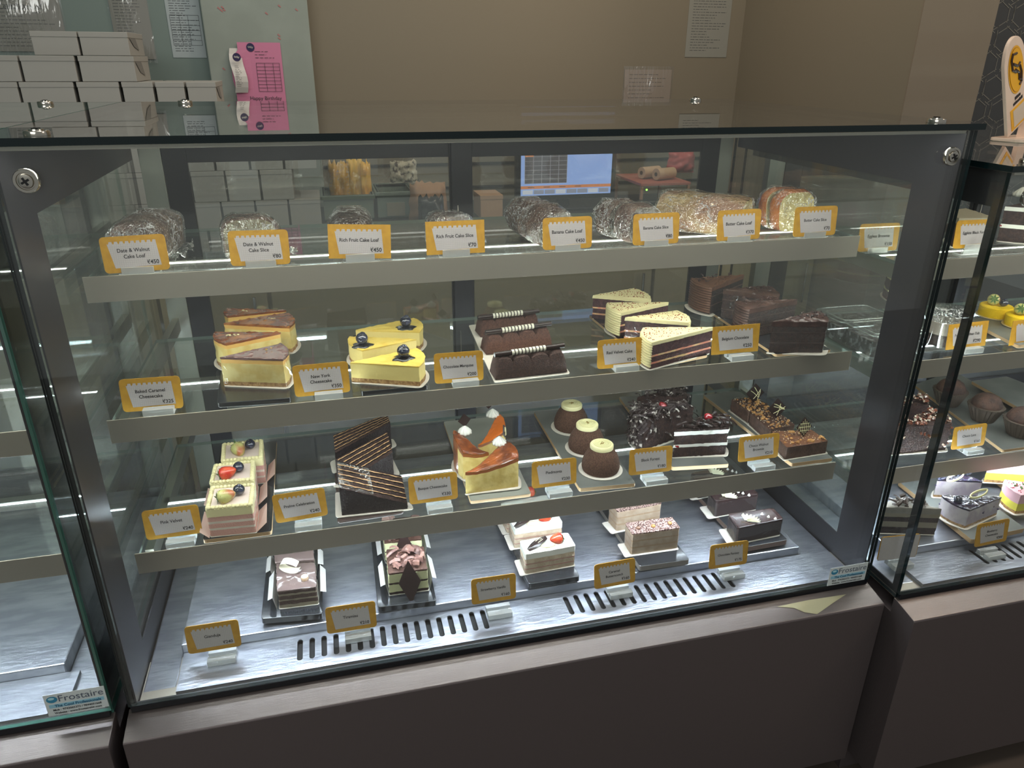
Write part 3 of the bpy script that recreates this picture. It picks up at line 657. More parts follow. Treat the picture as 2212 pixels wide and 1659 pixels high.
def stack(mb, out, bands, jit=.0004, top=None, dome=0., tn=0., seed=0, ridge=None, slant=0):
    """bands: (z0, z1, material, inset). top: material of the cap; dome/tn raise and roughen it"""
    pts = resample(out); n = len(pts); c = Vector(cen(pts))
    def ring(z, ins, jj):
        vs = []
        for i, p in enumerate(pts):
            v = Vector(p)-c; L = max(v.length, 1e-6); d = jj*2*noise.noise(Vector((p[0]*260+seed*9, p[1]*260, z*300)))
            vs.append((c.x+v.x*(1+(d-ins)/L), c.y+v.y*(1+(d-ins)/L), z+slant*v.x))
        return vs
    for (z0, z1, mi, ins) in bands:
        k = max(1, round((z1-z0)/.005)); rs = []
        for j in range(k+1):
            zz = z0+(z1-z0)*j/k; w = noise.noise(Vector((seed, zz*500, 1)))*jit
            rs.append(ring(zz, ins, jit))
        vs = [v for r_ in rs for v in r_]
        mb.add(vs, [(j*n+i, j*n+(i+1) % n, (j+1)*n+(i+1) % n, (j+1)*n+i) for j in range(k) for i in range(n)]+[tuple(range(n-1, -1, -1)), tuple(range(k*n, (k+1)*n))], mi)
    if top is not None:
        z = bands[-1][1]; vs = []; S_ = (1, .97, .85, .68, .5, .3, .12)
        for s in S_:
            for p in ring(z, bands[-1][3], jit):
                q = ((p[0]-c.x)*s+c.x, (p[1]-c.y)*s+c.y)
                vs.append((q[0], q[1], p[2]*(1)+(.0002 if s == 1 else .0006)+dome*(1-s*s)+(tn*noise.noise(Vector((q[0]*150, q[1]*150, seed))) if s < 1 else 0)-slant*(p[0]-c.x)*(1-s)))
        m = len(S_); mb.add(vs, [(j*n+i, j*n+(i+1) % n, (j+1)*n+(i+1) % n, (j+1)*n+i) for j in range(m-1) for i in range(n)]+[tuple(range((m-1)*n, m*n))], top)
    return mb
class Cake:
    """one piece of cake on its shelf; polygons are given in world x,y and stored relative to the piece"""
    def __init__(s, name, label, out, z0, group, cat='cake slice'):
        s.c = cen(out); s.z = z0; s.out = [(x-s.c[0], y-s.c[1]) for x, y in out]; s.t = thing(name, label, cat, (s.c[0], s.c[1], z0), 0, group)
    def rel(s, p): return (p[0]-s.c[0], p[1]-s.c[1])
    def part(s, name, mb, mats, **k): return mk(name, mb, mats, s.t, **k)
    def card(s, d=.006, m=CAKEB, th=.0012, r=.012, z=0., out=None, shift=(0, 0)):
        o = roundc(grow(out or s.out, d), r); o = [(x+shift[0], y+shift[1]) for x, y in o]
        s.part('cake_board', MB().prism(o, z-.0016, z-.0016+th), m)
    def film(s, h, d=.0012, sides=None, z0=.0005):
        o = resample(grow(roundc(s.out, .004), d), .012); n = len(o); mb = MB()
        mb.add([(x, y, z0) for x, y in o]+[(x, y, h+.001*noise.noise(Vector((x*90, y*90, 0)))) for x, y in o], [(i, (i+1) % n, n+(i+1) % n, n+i) for i in range(n)])
        s.part('plastic_film', mb, FILM, smooth='auto')
def G(px, py, z): p = P(px, py, z); return (p.x, p.y)
def blueberry(c, pos, r=.0085, n=1):
    mb = MB(); mb.ball((0, 0, 0), r, 0, 14, (1, 1, .9))
    mb.lathe([(r*.34, r*.78), (r*.42, r*.98), (r*.30, r*.92), (r*.15, r*.80)], n=8)
    o = c.part('blueberry', mb, BERRY, smooth=True); o.location = pos; o.rotation_euler = (.25, .2, 0); return o
def strawberry(c, pos, r=.0125, pale=True, rot=(0, 1.3, 0), cut=False):
    body = MB(); prof = [(.05, -1.35), (.38, -1.15), (.66, -.75), (.9, -.2), (1., .25), (.92, .6), (.6, .85), (.2, .92)]
    body.lathe([(a*r, b*r) for a, b in prof], n=16)
    o = c.part('strawberry', body, GRNS if pale else REDS, smooth=True); o.location = pos; o.rotation_euler = rot
    sd = MB()
    for k, (a, b) in enumerate(prof[1:6]):
        for j in range(7):
            q = 6.283*(j+.5*(k % 2))/7; sd.ball((a*r*math.cos(q), a*r*math.sin(q), b*r+.1*r), r*.055, 0, 5)
    mk('seeds', sd, SEED, o)
    lf = MB()
    for j in range(7):
        q = 6.283*j/7; c_, s_ = math.cos(q), math.sin(q); z = .93*r
        lf.add([(0, 0, z), (c_*r*.4-s_*r*.16, s_*r*.4+c_*r*.16, z+.1*r), (c_*r*.95, s_*r*.95, z+(.25 if j % 2 else -.1)*r), (c_*r*.4+s_*r*.16, s_*r*.4-c_*r*.16, z+.1*r)], [(0, 1, 2, 3)])
    mk('leaves', lf, LEAF, o); return o
def rosette(c, pos, r=.012, m=WHITEC, turns=10):
    mb = MB(); mb.lathe([(r*.95, -.001), (r, r*.18), (r*.82, r*.5), (r*.5, r*.82), (r*.18, r*1.12), (r*.02, r*1.2)], n=40, wob=lambda q, z: 1+.13*math.sin(q*turns+z/r*2.4))
    o = c.part('cream_rosette', mb, m, smooth=True); o.location = pos; return o
def shard(c, pos, w, h, lines_=3, rz=0, tilt=-.12, m=DCHOC, name='chocolate_shard', seed=1):
    mb = MB(); d = .0011; v = [(0, -h/2), (w/2, 0), (0, h/2), (-w/2, 0)]
    mb.add([(x, -d, z) for x, z in v]+[(x, d, z) for x, z in v], [(0, 1, 2, 3), (7, 6, 5, 4), (0, 4, 5, 1), (1, 5, 6, 2), (2, 6, 7, 3), (3, 7, 4, 0)], 0)
    rnd = random.Random(seed)
    def clipseg(x0, z0, x1, z1, k=10):
        pts = []
        for i in range(k+1):
            x, z = x0+(x1-x0)*i/k, z0+(z1-z0)*i/k
            x += .12*w*math.sin(i/k*math.pi)*(1 if lines_ < 6 else 0)
            if abs(x)/(w/2)+abs(z)/(h/2) < .97: pts.append((x, -d-.0003, z))
        if len(pts) > 1: mb.tube(pts, .0006 if lines_ < 6 else .00035, 1, 4)
    if lines_ >= 6:
        for k in range(-3, 4): clipseg(k*w*.12, -h/2, k*w*.12, h/2)
        for k in (-1, 0, 1): clipseg(-w/2, k*h*.18, w/2, k*h*.18)
    else:
        for k in range(lines_):
            q = rnd.uniform(.2, 1.3)*(1 if k % 2 else -1); x = rnd.uniform(-.2, .2)*w
            clipseg(x-math.sin(q)*w*.6, -math.cos(q)*h*.6, x+math.sin(q)*w*.6, math.cos(q)*h*.6)
    o = c.part(name, mb, [m, IVORYC]); o.location = pos; o.rotation_euler = (tilt, 0, rz); return o
def scatter(c, name, m, n, z, r=.0012, shrink=.9, h=.001, seed=1, sc=(1, 1, .6), amp=0, out=None, bias=1.):
    o = out or c.out; rnd = random.Random(seed); cx, cy = cen(o); mb = MB(); k = len(o); ws = areaw(o)
    for _ in range(n):
        i = rnd.choices(range(k), ws)[0]; a, b = o[i], o[(i+1) % k]; u, v = rnd.random(), rnd.random()**.5*shrink
        x = cx+(a[0]+(b[0]-a[0])*u-cx)*v; y = cy+(a[1]+(b[1]-a[1])*u-cy)*v
        mb.ball((x, y, z+rnd.random()*h), r*rnd.uniform(.6, 1.4), 0, 5, sc, Matrix.Rotation(rnd.uniform(0, 6), 3, 'Z') @ Matrix.Rotation(rnd.uniform(-.6, .6), 3, 'X'), amp)
    return c.part(name, mb, m)
def curls(c, n, z, L=.02, seed=1, m=DCHOC, spread=1., out=None, up=.6, w=.004, name='chocolate_shavings'):
    o = out or c.out; rnd = random.Random(seed); cx, cy = cen(o); mb = MB(); k = len(o); ws = areaw(o)
    for _ in range(n):
        i = rnd.choices(range(k), ws)[0]; a, b = o[i], o[(i+1) % k]; u, v = rnd.random(), rnd.random()**.5*spread
        x = cx+(a[0]+(b[0]-a[0])*u-cx)*v; y = cy+(a[1]+(b[1]-a[1])*u-cy)*v
        q = rnd.uniform(0, 6.28); t_ = rnd.uniform(-.35, up); l = L*rnd.uniform(.5, 1.1); ww = w*rnd.uniform(.5, 1.2)
        M = Matrix.Translation((x, y, z+rnd.uniform(0, .008))) @ Matrix.Rotation(q, 4, 'Z') @ Matrix.Rotation(-t_, 4, 'Y') @ Matrix.Rotation(rnd.uniform(-1, 1), 4, 'X')
        v_ = []; bend = rnd.uniform(.1, .5)
        for j in range(5):
            xx = -l/2+l*j/4; zz = bend*l*(1-(2*j/4-1)**2)*.5
            for yy in (-ww/2, 0, ww/2): v_.append(M @ Vector((xx, yy, zz+(.0 if yy else ww*.3))))
        mb.add(v_, [(j*3+i, j*3+i+1, j*3+4+i, j*3+3+i) for j in range(4) for i in range(2)])
    return c.part(name, mb, m, smooth='auto')
def board(label, pts, z0, th, m, edge=None, group=None, name='slate_board', feet=False):
    yl = .2 if abs(z0-SL1) < .02 else .1345 if abs(z0-SL2) < .02 else .1195 if abs(z0-SL3) < .01 else .1345 if abs(z0-RS2) < .02 or abs(z0-RS3) < .03 else .02
    out = ccw([(p[0], max(p[1], yl)) for p in pts]); c = cen(out); o = roundc([(x-c[0], y-c[1]) for x, y in out], .005)
    t = thing(name, label, 'serving board', (c[0], c[1], z0+.0005), 0, group)
    mb = MB(); mb.prism(o, .003 if feet else 0, th-.0008, 0)
    if edge:
        for i in range(-len(o)-2, -2): mb.m[i] = 1
    mk('board', mb, [m, edge or m], t, bevel=.0008)
    if feet:
        for s in (.75, -.75):
            mk('rail', MB().prism([(x*.8*abs(s)+0, y*.9) for x, y in o], -.0004, .0031), BLACKF, t); break
    return t
def para(fl, fr, bl, z, W=None):
    """board outline from front-left, front-right and back-left picture points on plane z"""
    a, b, c = Vector(G(*fl, z)), Vector(G(*fr, z)), Vector(G(*bl, z)); return [tuple(a), tuple(b), tuple(b+(c-a)), tuple(c)]
def quadp(*px, z): return [G(*p, z) for p in px]
# ------------------------------------------------------------------ price tags
YCARD = mat('card_yellow', (206, 154, 44), .5, rgb2=(196, 144, 40), cs=120)
def note_mat():
    m = mat('note_white_grid', (200, 192, 190), .6); t = m.node_tree; N, L = t.nodes, t.links
    b = [n for n in N if n.type == 'BSDF_PRINCIPLED'][0]; tc = N.new('ShaderNodeTexCoord'); br = N.new('ShaderNodeTexBrick')
    mp = N.new('ShaderNodeMapping'); mp.inputs['Rotation'].default_value = (R(90), 0, 0); L.new(tc.outputs['Object'], mp.inputs[0]); L.new(mp.outputs[0], br.inputs[0])
    br.offset = 0; br.inputs['Scale'].default_value = 1; br.inputs['Brick Width'].default_value = .0026; br.inputs['Row Height'].default_value = .0026; br.inputs['Mortar Size'].default_value = .00016
    br.inputs['Color1'].default_value = br.inputs['Color2'].default_value = (*lin((200, 192, 190)), 1); br.inputs['Mortar'].default_value = (*lin((182, 175, 175)), 1)
    L.new(br.outputs[0], b.inputs['Base Color']); return m
NOTE = note_mat(); TINK = mat('tag_ink', (36, 32, 34), .6)
TAGG = 'price tags in clear stands'
def price_tag(lines_, price, tl, tr, y, z, label, style='B', sq=False, back=False, dim=.0, hgt=.047):
    a, b = PY(*tl, y), PY(*tr, y); w = min(.086, max(.066, (b-a).length)); cx, cz = (a.x+b.x)/2, (a.z+b.z)/2
    h = hgt; zb = max(cz-h, z+.003); roll = -math.atan2(b.z-a.z, b.x-a.x)
    t = thing('price_tag', label, 'price tag', (cx, y, z+.0004), 0, TAGG)
    mb = MB(); hw = w/2; rr = .0004 if sq else .006
    out = roundc([(-hw, 0), (hw, 0), (hw, h), (-hw, h)], rr, 4); n = len(out); d = .0005
    mb.add([(x, -d, zz) for x, zz in out]+[(x, d, zz) for x, zz in out], [tuple(range(n)), tuple(range(2*n-1, n-1, -1))]+[(i, n+i, n+(i+1) % n, (i+1) % n) for i in range(n)], 0); mb.m[1] = 3
    if not back:
        x0, x1, x2, x3 = -hw*.80, hw*.70, hw*.76, -hw*.66; zt_, zb_ = h*.86, h*.13
        pts = [(x3, zb_), (x2, zb_+.001)]; k = 9; top = []
        for i in range(k):
            u0 = x1+(x0-x1)*i/k; du = (x0-x1)/k
            top += [(u0, zt_), (u0+du*.55, zt_), (u0+du*.62, zt_-.0022), (u0+du*.78, zt_-.0034), (u0+du*.94, zt_-.0022)]
        pts += top+[(x0, zt_)]
        base = [(x, -d-.0002, zz) for x, zz in pts]; mb.add(base, [tuple(range(len(base)))], 1)
        yy = -d-.0005; sc = w/.079
        if len(lines_) == 1: put_text(mb, lines_[0], .0072*sc*(1 if len(lines_[0]) < 17 else .88), -.001, h*.50, yy, 2, 'CENTER', .015, .94)
        else:
            put_text(mb, lines_[0], .0068*sc, -.001, h*.56, yy, 2, 'CENTER', .015, .94); put_text(mb, lines_[1], .0068*sc, -.001, h*.39, yy, 2, 'CENTER', .015, .94)
        if price: put_text(mb, '\u20b9'+price, .0074*sc, hw*.70, h*.20, yy, 2, 'RIGHT', .02, .96)
    else:
        for i in range(n, 0): pass
        mb.box(-hw*.97, hw*.97, -d-.0003, -d, h*.0, h*.97, 1)
    zc = zb-z
    mb.xf(Matrix.Translation((0, 0, zc)) @ Matrix.Rotation(roll, 4, 'Y') @ Matrix.Rotation(-.10, 4, 'X'))
    mk('card', mb, [YCARD, NOTE, TINK, cm('card_back', (206, 200, 196), .6)], t)
    s = MB(); bw = .020
    if style == 'A':   # low bent clear holder
        s.box(-bw, bw, -.0030, -.0020, 0.0, zc+.007).box(-bw-.004, bw+.006, -.002, .016, 0, .0015).box(-bw, bw, .0018, .0028, .0016, zc+.004)
    else:
        s.box(-.012, .028, -.0145, -.0030, 0, .0095).box(-.012, .028, .0035, .012, 0, .0095).box(-.012, .028, -.0028, .0032, 0, .002)
        if style == 'C': pass
    mk('clear_stand', s, ACRYL, t, bevel=.0006)
    return t
# ------------------------------------------------------------------ price tags
Y1, Y2, Y3, Y4 = .1725, .148, .133, .066
for L_, pr, tl, tr, y, z, lab, st, sq in (
 (['Date & Walnut', 'Cake Loaf'], '450', (212, 516), (355, 507), Y1, SL1, 'yellow price tag reading Date & Walnut Cake Loaf', 'A', 0),
 (['Date & Walnut', 'Cake Slice'], '80', (489, 504), (620, 500), Y1, SL1, 'yellow price tag reading Date & Walnut Cake Slice', 'A', 0),
 (['Rich Fruit Cake Loaf'], '450', (702, 486), (842, 487), Y1, SL1, 'square-cornered price tag reading Rich Fruit Cake Loaf', 'A', 1),
 (['Rich Fruit Cake Slice'], '70', (919, 481), (1047, 476), Y1, SL1, 'square-cornered price tag reading Rich Fruit Cake Slice', 'A', 1),
 (['Banana Cake Loaf'], '450', (1174, 480), (1281, 475), Y1, SL1, 'yellow price tag reading Banana Cake Loaf', 'A', 0),
 (['Banana Cake Slice'], '80', (1371, 469), (1471, 464), Y1, SL1, 'yellow price tag reading Banana Cake Slice', 'A', 0),
 (['Butter Cake Loaf'], '370', (1554, 464), (1648, 459), Y1, SL1, 'yellow price tag reading Butter Cake Loaf', 'A', 0),
 (['Butter Cake Slice'], '70', (1721, 456), (1813, 452), Y1, SL1, 'yellow price tag reading Butter Cake Slice', 'A', 0),
 (['Baked Caramel', 'Cheesecake'], '325', (252, 824), (385, 815), Y2, SL2, 'yellow price tag reading Baked Caramel Cheesecake', 'B', 0),
 (['New York', 'Cheesecake'], '350', (631, 798), (752, 787), Y2, SL2, 'yellow price tag reading New York Cheesecake', 'B', 0),
 (['Chocolate Marquise'], '200', (937, 769), (1044, 761), Y2, SL2, 'yellow price tag reading Chocolate Marquise', 'B', 0),
 (['Red Velvet Cake'], '240', (1293, 741), (1390, 733), Y2, SL2, 'yellow price tag reading Red Velvet Cake', 'B', 0),
 (['Belgium Chocolate'], '250', (1543, 709), (1645, 701), Y2, SL2, 'square-cornered price tag reading Belgium Chocolate', 'B', 1),
 (['Pink Velvet'], '240', (304, 1109), (427, 1093), Y3, SL3, 'yellow price tag reading Pink Velvet', 'B', 0),
 (['Praline Celebration'], '240', (589, 1074), (703, 1056), Y3, SL3, 'yellow price tag reading Praline Celebration', 'B', 0),
 (['Basque Cheesecake'], '330', (882, 1035), (988, 1022), Y3, SL3, 'yellow price tag reading Basque Cheesecake', 'B', 0),
 (['Piedmonts'], '230', (1150, 1002), (1247, 991), Y3, SL3, 'yellow price tag reading Piedmonts', 'B', 0),
 (['Black Forest'], '180', (1362, 975), (1455, 965), Y3, SL3, 'yellow price tag reading Black Forest', 'B', 0),
 (['Choco Walnut', 'Brownie'], '210', (1601, 948), (1688, 937), Y3, SL3, 'yellow price tag reading Choco Walnut Brownie', 'B', 0),
 (['Gianduja'], '240', (396, 1360), (513, 1342), Y4, .4506, 'yellow price tag reading Gianduja', 'B', 0),
 (['Tiramisu'], '210', (701, 1318), (810, 1302), Y4, .4506, 'yellow price tag reading Tiramisu', 'B', 0),
 (['Strawberry Vanilla'], '160', (1018, 1256), (1115, 1242), Y4, .4506, 'yellow price tag reading Strawberry Vanilla', 'B', 0),
 (['Caramel', 'Butterscotch'], '160', (1287, 1224), (1376, 1208), Y4, .4506, 'yellow price tag reading Caramel Butterscotch', 'B', 0),
 (['Chocolate Fantasy'], '175', (1537, 1182), (1620, 1170), Y4, .4506, 'yellow price tag reading Chocolate Fantasy', 'B', 0),
 (['Eggless Brownie'], '150', (1862, 487), (1948, 484), .20, RS1, 'yellow price tag reading Eggless Brownie, behind the side glass', 'A', 0),
 (['Eggless Black Forest'], '', (2072, 478), (2160, 474), .155, RS1, 'yellow price tag reading Eggless Black Forest beyond the glass edge', 'A', 0),
 (['Ferrero Rocher Tub'], '290', (2052, 704), (2145, 694), .155, RS2, 'square-cornered price tag ending in Rocher Tub', 'B', 1),
 (['Mango'], '', (2187, 700), (2280, 690), .155, RS2, 'price tag cut off by the right picture edge, by the yellow cakes', 'B', 1),
 (['Choco Lava'], '160', (2066, 926), (2138, 916), .155, RS3, 'yellow price tag reading Choco Lava in the right case', 'B', 0),
 (['Blueberry', 'Cheesecake'], '300', (2118, 1136), (2188, 1122), .005, .4506, 'yellow price tag reading Blueberry Cheesecake', 'B', 0),
):
    price_tag(L_, pr, tl, tr, y, z, lab, st, sq)
price_tag([], '', (1905, 1164), (1990, 1156), .02, .4506, 'unreadable price tag on the floor of the right case beside the glass edge', 'B', 0, True)
# ------------------------------------------------------------------ top shelf: wrapped loaves
LG = 'wrapped cakes on the top shelf'
def loaf(label, fl, fr, depth, h, crust, crumb, taper=.86, rz=0, dome=.018, slices=0, gap=.004, film=CLING, tw=1.12, seed=1, fade=0, name='wrapped_loaf', top=None):
    """fl, fr: picture points where the near face meets the shelf; depth runs away from the viewer (turned by rz)"""
    a, b = [(q if q.y > .196 else Vector((PY(px_[0], px_[1], .196).x, .196, SL1))) for px_ in (fl, fr) for q in (P(*px_, SL1),)]; w = (b-a).length; c = (a+b)/2; ang = math.atan2(b.y-a.y, b.x-a.x)+rz
    if top: h = PY(top[0], top[1], c.y+depth*(.92 if depth > .09 else .6)).z-SL1-.003
    t = thing(name, label, 'wrapped cake', (c.x, c.y, SL1+.0015), ang, LG)
    def shell(y0, y1, g, n_=1):
        """rounded loaf section: u across, arch on top"""
        K = 20; ny = max(2, int((y1-y0)/.008)); rings = []
        for j in range(ny+1):
            yy = y0+(y1-y0)*j/ny; e = (2*j/ny-1); s = 1-.10*abs(e)**5-fade*(j/ny); r = []
            for i in range(K):
                q = 2*math.pi*(i+.5)/K; cx, sz = math.cos(q), math.sin(q)
                ex = abs(cx)**.42*math.copysign(1, cx); ez = abs(sz)**.42*math.copysign(1, sz)
                z = (ez*.5+.5); wd_ = (taper+(1-taper)*min(1, z*1.15))*w/2
                hh = h-dome+dome*(1-ex*ex)
                r.append((ex*(wd_*s+g)*1., yy+(g if j == ny else -g if j == 0 else 0), max(0, z*(hh*(1-.05*abs(e)**4-fade*.6*(j/ny))+g))))
            rings.append(r)
        return rings, K, ny
    def lofted(rings, K, ny, amp, sd):
        vs = []
        for r in rings:
            for (x, y, z) in r:
                k = amp*noise.noise(Vector((x*45+sd, y*45, z*45))); L = math.hypot(x, z-h/2) or 1
                vs.append((x*(1+k/L), y+k*.5, max(0.0002, z+(k*(z-h/2)/L if z > .004 else 0))))
        fs = [(j*K+i, j*K+(i+1) % K, (j+1)*K+(i+1) % K, (j+1)*K+i) for j in range(ny) for i in range(K)]
        return vs, fs, [tuple(range(K)), tuple(range((ny+1)*K-1, ny*K-1, -1))]
    secs = [(0, depth)] if not slices else [((depth+gap)/slices*i, (depth+gap)/slices*(i+1)-gap) for i in range(slices)]
    for si, (y0, y1) in enumerate(secs):
        rg = shell(y0, y1, 0); vs, fs, caps = lofted(*rg, .0022, seed+si*3); mb = MB(); mb.add(vs, fs, 0); mb.f += caps; mb.m += [1, 1]
        # lower sides show crumb colour where they are cut faces; upper arch stays crust
        o = mk('cake_body' if not slices else 'slice', mb, [crust, crumb], t, smooth='auto')
        if slices: o.rotation_euler = (0, 0, .06*si*(1 if seed % 2 else -1)); o.location = (.006*si*(1 if seed % 2 else -1), 0, 0)
        rg = shell(y0-.001, y1+.001, .0022); vs, fs, caps = lofted(*rg, .004, seed+si*3+.3)
        q = MB(); q.add(vs, fs); q.f += caps; q.m += [0, 0]
        w_ = mk('cling_film', q, film, o, smooth='auto')
    # gathered film tail
    q = MB(); rnd = random.Random(seed); v = []
    for j in range(7):
        for i in range(9):
            u = i/8-.5; v.append((w*.48+.004*j*(1-abs(u))+.003*noise.noise(Vector((i*1.3, j, seed))), depth*.5+u*depth*.8, .004+.012*j/6*(1+math.sin(i*2.6+j))*.5+h*.10*(1-j/6)))
    q.add(v, [(j*9+i, j*9+i+1, (j+1)*9+i+1, (j+1)*9+i) for j in range(6) for i in range(8)])
    mk('film_fold', q, film, t, smooth=True)
    return t
DW = cm('date_cake_crust', (120, 88, 72), .5, bump=.5, bs=160, rgb2=(96, 70, 62), cs=50)
DWC = cm('date_cake_crumb', (166, 158, 132), .8, bump=.8, bs=300, rgb2=(128, 114, 92), cs=120)
FR = cm('fruit_cake_crust', (64, 42, 38), .35, bump=.4, bs=120, rgb2=(84, 56, 48), cs=40)
BA = cm('banana_crust', (92, 58, 46), .4, bump=.5, bs=150, rgb2=(120, 78, 60), cs=35)
BAC = cm('banana_crumb', (84, 66, 62), .8, bump=.6, bs=300, rgb2=(120, 108, 90), cs=60)
BU = cm('butter_crust', (160, 112, 84), .4, bump=.3, bs=90, rgb2=(188, 156, 104), cs=16, lo=.45, hi=.62)
BUC = cm('butter_crumb', (200, 180, 120), .8, bump=.6, bs=300, rgb2=(184, 162, 104), cs=90)
BUO = cm('butter_golden', (206, 118, 44), .35, bump=.3, bs=90, rgb2=(180, 92, 36), cs=30)
loaf('tall brown date and walnut loaf in cling film at the left end', (238, 592), (362, 589), .125, .098, DW, DW, .9, rz=-.10, seed=1, dome=.014, film=CLINGD, top=(310, 443))
loaf('two wrapped date and walnut slices behind their tag', (484, 575), (612, 572), .040, .088, DW, DWC, .9, seed=2, slices=2, dome=.008, film=CLING, top=(540, 458))
loaf('dark rich fruit loaf with shiny film, half hidden by its tag', (712, 560), (808, 560), .12, .086, FR, FR, .9, seed=3, dome=.014, film=CLING, top=(757, 441))
loaf('rich fruit slices with only their wrinkled tops showing', (930, 556), (1026, 553), .040, .080, FR, DW, .9, seed=4, slices=2, dome=.010, film=CLINGD, top=(975, 453))
loaf('large dark banana loaf with a steep shiny top', (1156, 541), (1250, 535), .15, .082, BA, BAC, .9, rz=.10, seed=5, dome=.026, film=CLINGD, top=(1170, 414))
loaf('pair of thick banana cake slices leaning together', (1345, 530), (1432, 524), .085, .078, BA, BAC, .9, rz=.28, seed=6, slices=2, gap=.006, dome=.014, film=CLINGD, top=(1370, 426))
loaf('big golden butter loaf turned sideways in creased film', (1563, 519), (1650, 500), .14, .088, BU, BUC, .92, rz=.45, seed=7, dome=.022, film=CLING, top=(1540, 394))
loaf('two golden-topped butter cake slices at the right end', (1668, 504), (1756, 500), .052, .086, BUO, BUC, .88, rz=.05, seed=8, slices=2, dome=.010, film=CLING, top=(1712, 400))
# ------------------------------------------------------------------ second shelf
Z2 = SL2+.010
board('dark slate board under the baked caramel cheesecakes', para((468, 868), (628, 857), (484, 735), Z2), SL2, .0085, SLATED)
board('dark slate board under the New York cheesecakes', para((782, 856), (929, 842), (762, 722), Z2), SL2, .0085, SLATED)
def cheesecake(px, label, zt, z0, mats, body, glaze_mi, group, film=False, dome=0., tn=.0, name='cheesecake_slice', jit=.0006, card=True, crust=.006, topz=.003, cm_=CAKEB, bulge=.14, seed=1):
    out = wedge(*[G(*p, zt) for p in px], bulge=bulge); c = Cake(name, label, out, z0, group); h = zt-z0
    mb = MB(); stack(mb, c.out, [(0, crust, 0, 0), (crust, h-topz, 1, .0003), (h-topz, h, 2, -.0002)], jit, top=2, dome=dome, tn=tn, seed=seed)
    c.part('cake_body', mb, mats, smooth='auto')
    if card: c.card(.007, cm_)
    if film: c.film(h*.96)
    return c, h
gC = 'baked caramel cheesecake slices'
CB2 = cm('caramel_edge', (176, 104, 52), .4, bump=.2, bs=80, rgb2=(206, 140, 70), cs=30)
def caramel(px, fl, label, seed, film=False, topm=CARAMT):
    zt = Z2+.044; out = wedge(*[G(*p, zt) for p in px]); c = Cake('cheesecake_slice', label, out, Z2, gC); h = .044; mb = MB()
    stack(mb, c.out, [(0, .006, 0, 0), (.006, h-.009, 1, .0002), (h-.009, h-.003, 3, .0003), (h-.003, h, 2, -.0003)], .0008, top=2, dome=-.0015, tn=.003, seed=seed)
    c.part('cake_body', mb, [CRUST, CREAMY, topm, cm('caramel_blush', (240, 190, 104), .6, bump=.2, bs=100)], smooth='auto')
    f = c.rel(G(*fl, zt)); q = MB(); rnd = random.Random(seed)
    for k in range(9 if seed == 3 else 5): q.ball((f[0]+rnd.uniform(-.007, .007)*(1.5 if seed == 3 else .7), f[1]+rnd.uniform(-.003, .003), h+.0015+rnd.uniform(0, .002)), .0019, 0, 5, (1, .8, .5), None, .5)
    c.part('gold_flakes', q, GOLD if seed == 4 else GOLDCH); c.card(.006)
    if film: c.film(h*.93, .0016)
caramel([(618, 670), (491, 683), (492, 666)], (530, 674), 'rearmost baked caramel cheesecake slice with a pale flake near its left', 1)
caramel([(483, 698), (625, 706), (619, 675)], (587, 691), 'second baked caramel cheesecake slice from the back, its wide end right', 2)
caramel([(606, 718), (488, 743), (464, 717)], (505, 727), 'baked caramel cheesecake slice with a row of pale flakes, wide end left', 3)
caramel([(475, 772), (611, 776), (607, 742)], (580, 757), 'front baked caramel cheesecake slice with grey-brown glaze and gold leaf', 4, True, DARKCAR)
gN = 'New York cheesecake slices'
def newyork(px, bp, label, seed):
    zt = Z2+.031; out = wedge(*[G(*p, zt) for p in px]); c = Cake('cheesecake_slice', label, out, Z2, gN); h = .031; mb = MB()
    stack(mb, c.out, [(0, .0065, 0, 0), (.0065, h-.002, 1, .0002), (h-.002, h, 2, -.0002)], .0006, top=2, tn=.0016, seed=seed)
    c.part('cake_body', mb, [CRUST, cm('ny_cream', (240, 218, 138), .6, sss=.15, bump=.2, bs=200), YELLOWC], smooth='auto')
    b = c.rel(G(*bp, zt)); q = MB(); q.lathe([(.0165, 0), (.0160, .0016), (.012, .0030), (.004, .0045), (.001, .0045)], (b[0], b[1], h), 18, wob=lambda a, z: 1+.16*math.sin(a*5+seed)+.08*math.sin(a*9), sy=.85)
    c.part('blueberry_syrup', q, BERRYS, smooth=True); blueberry(c, (b[0], b[1], h+.0125), .0098); c.card(.006)
newyork([(768, 713), (906, 717), (894, 687)], (877, 709), 'rear yellow cheesecake slice with one blueberry at its right end', 1)
newyork([(899, 733), (782, 757), (755, 727)], (783, 747), 'middle yellow cheesecake slice with its blueberry at the left', 2)
newyork([(756, 783), (905, 792), (900, 752)], (872, 775), 'front yellow cheesecake slice with one blueberry at its right end', 3)
gM = 'chocolate marquise bars'
board('white card under the three chocolate marquise bars', para((1068, 826), (1232, 806), (1012, 702), SL2+.002), SL2, .0022, CAKEB, name='cake_card')
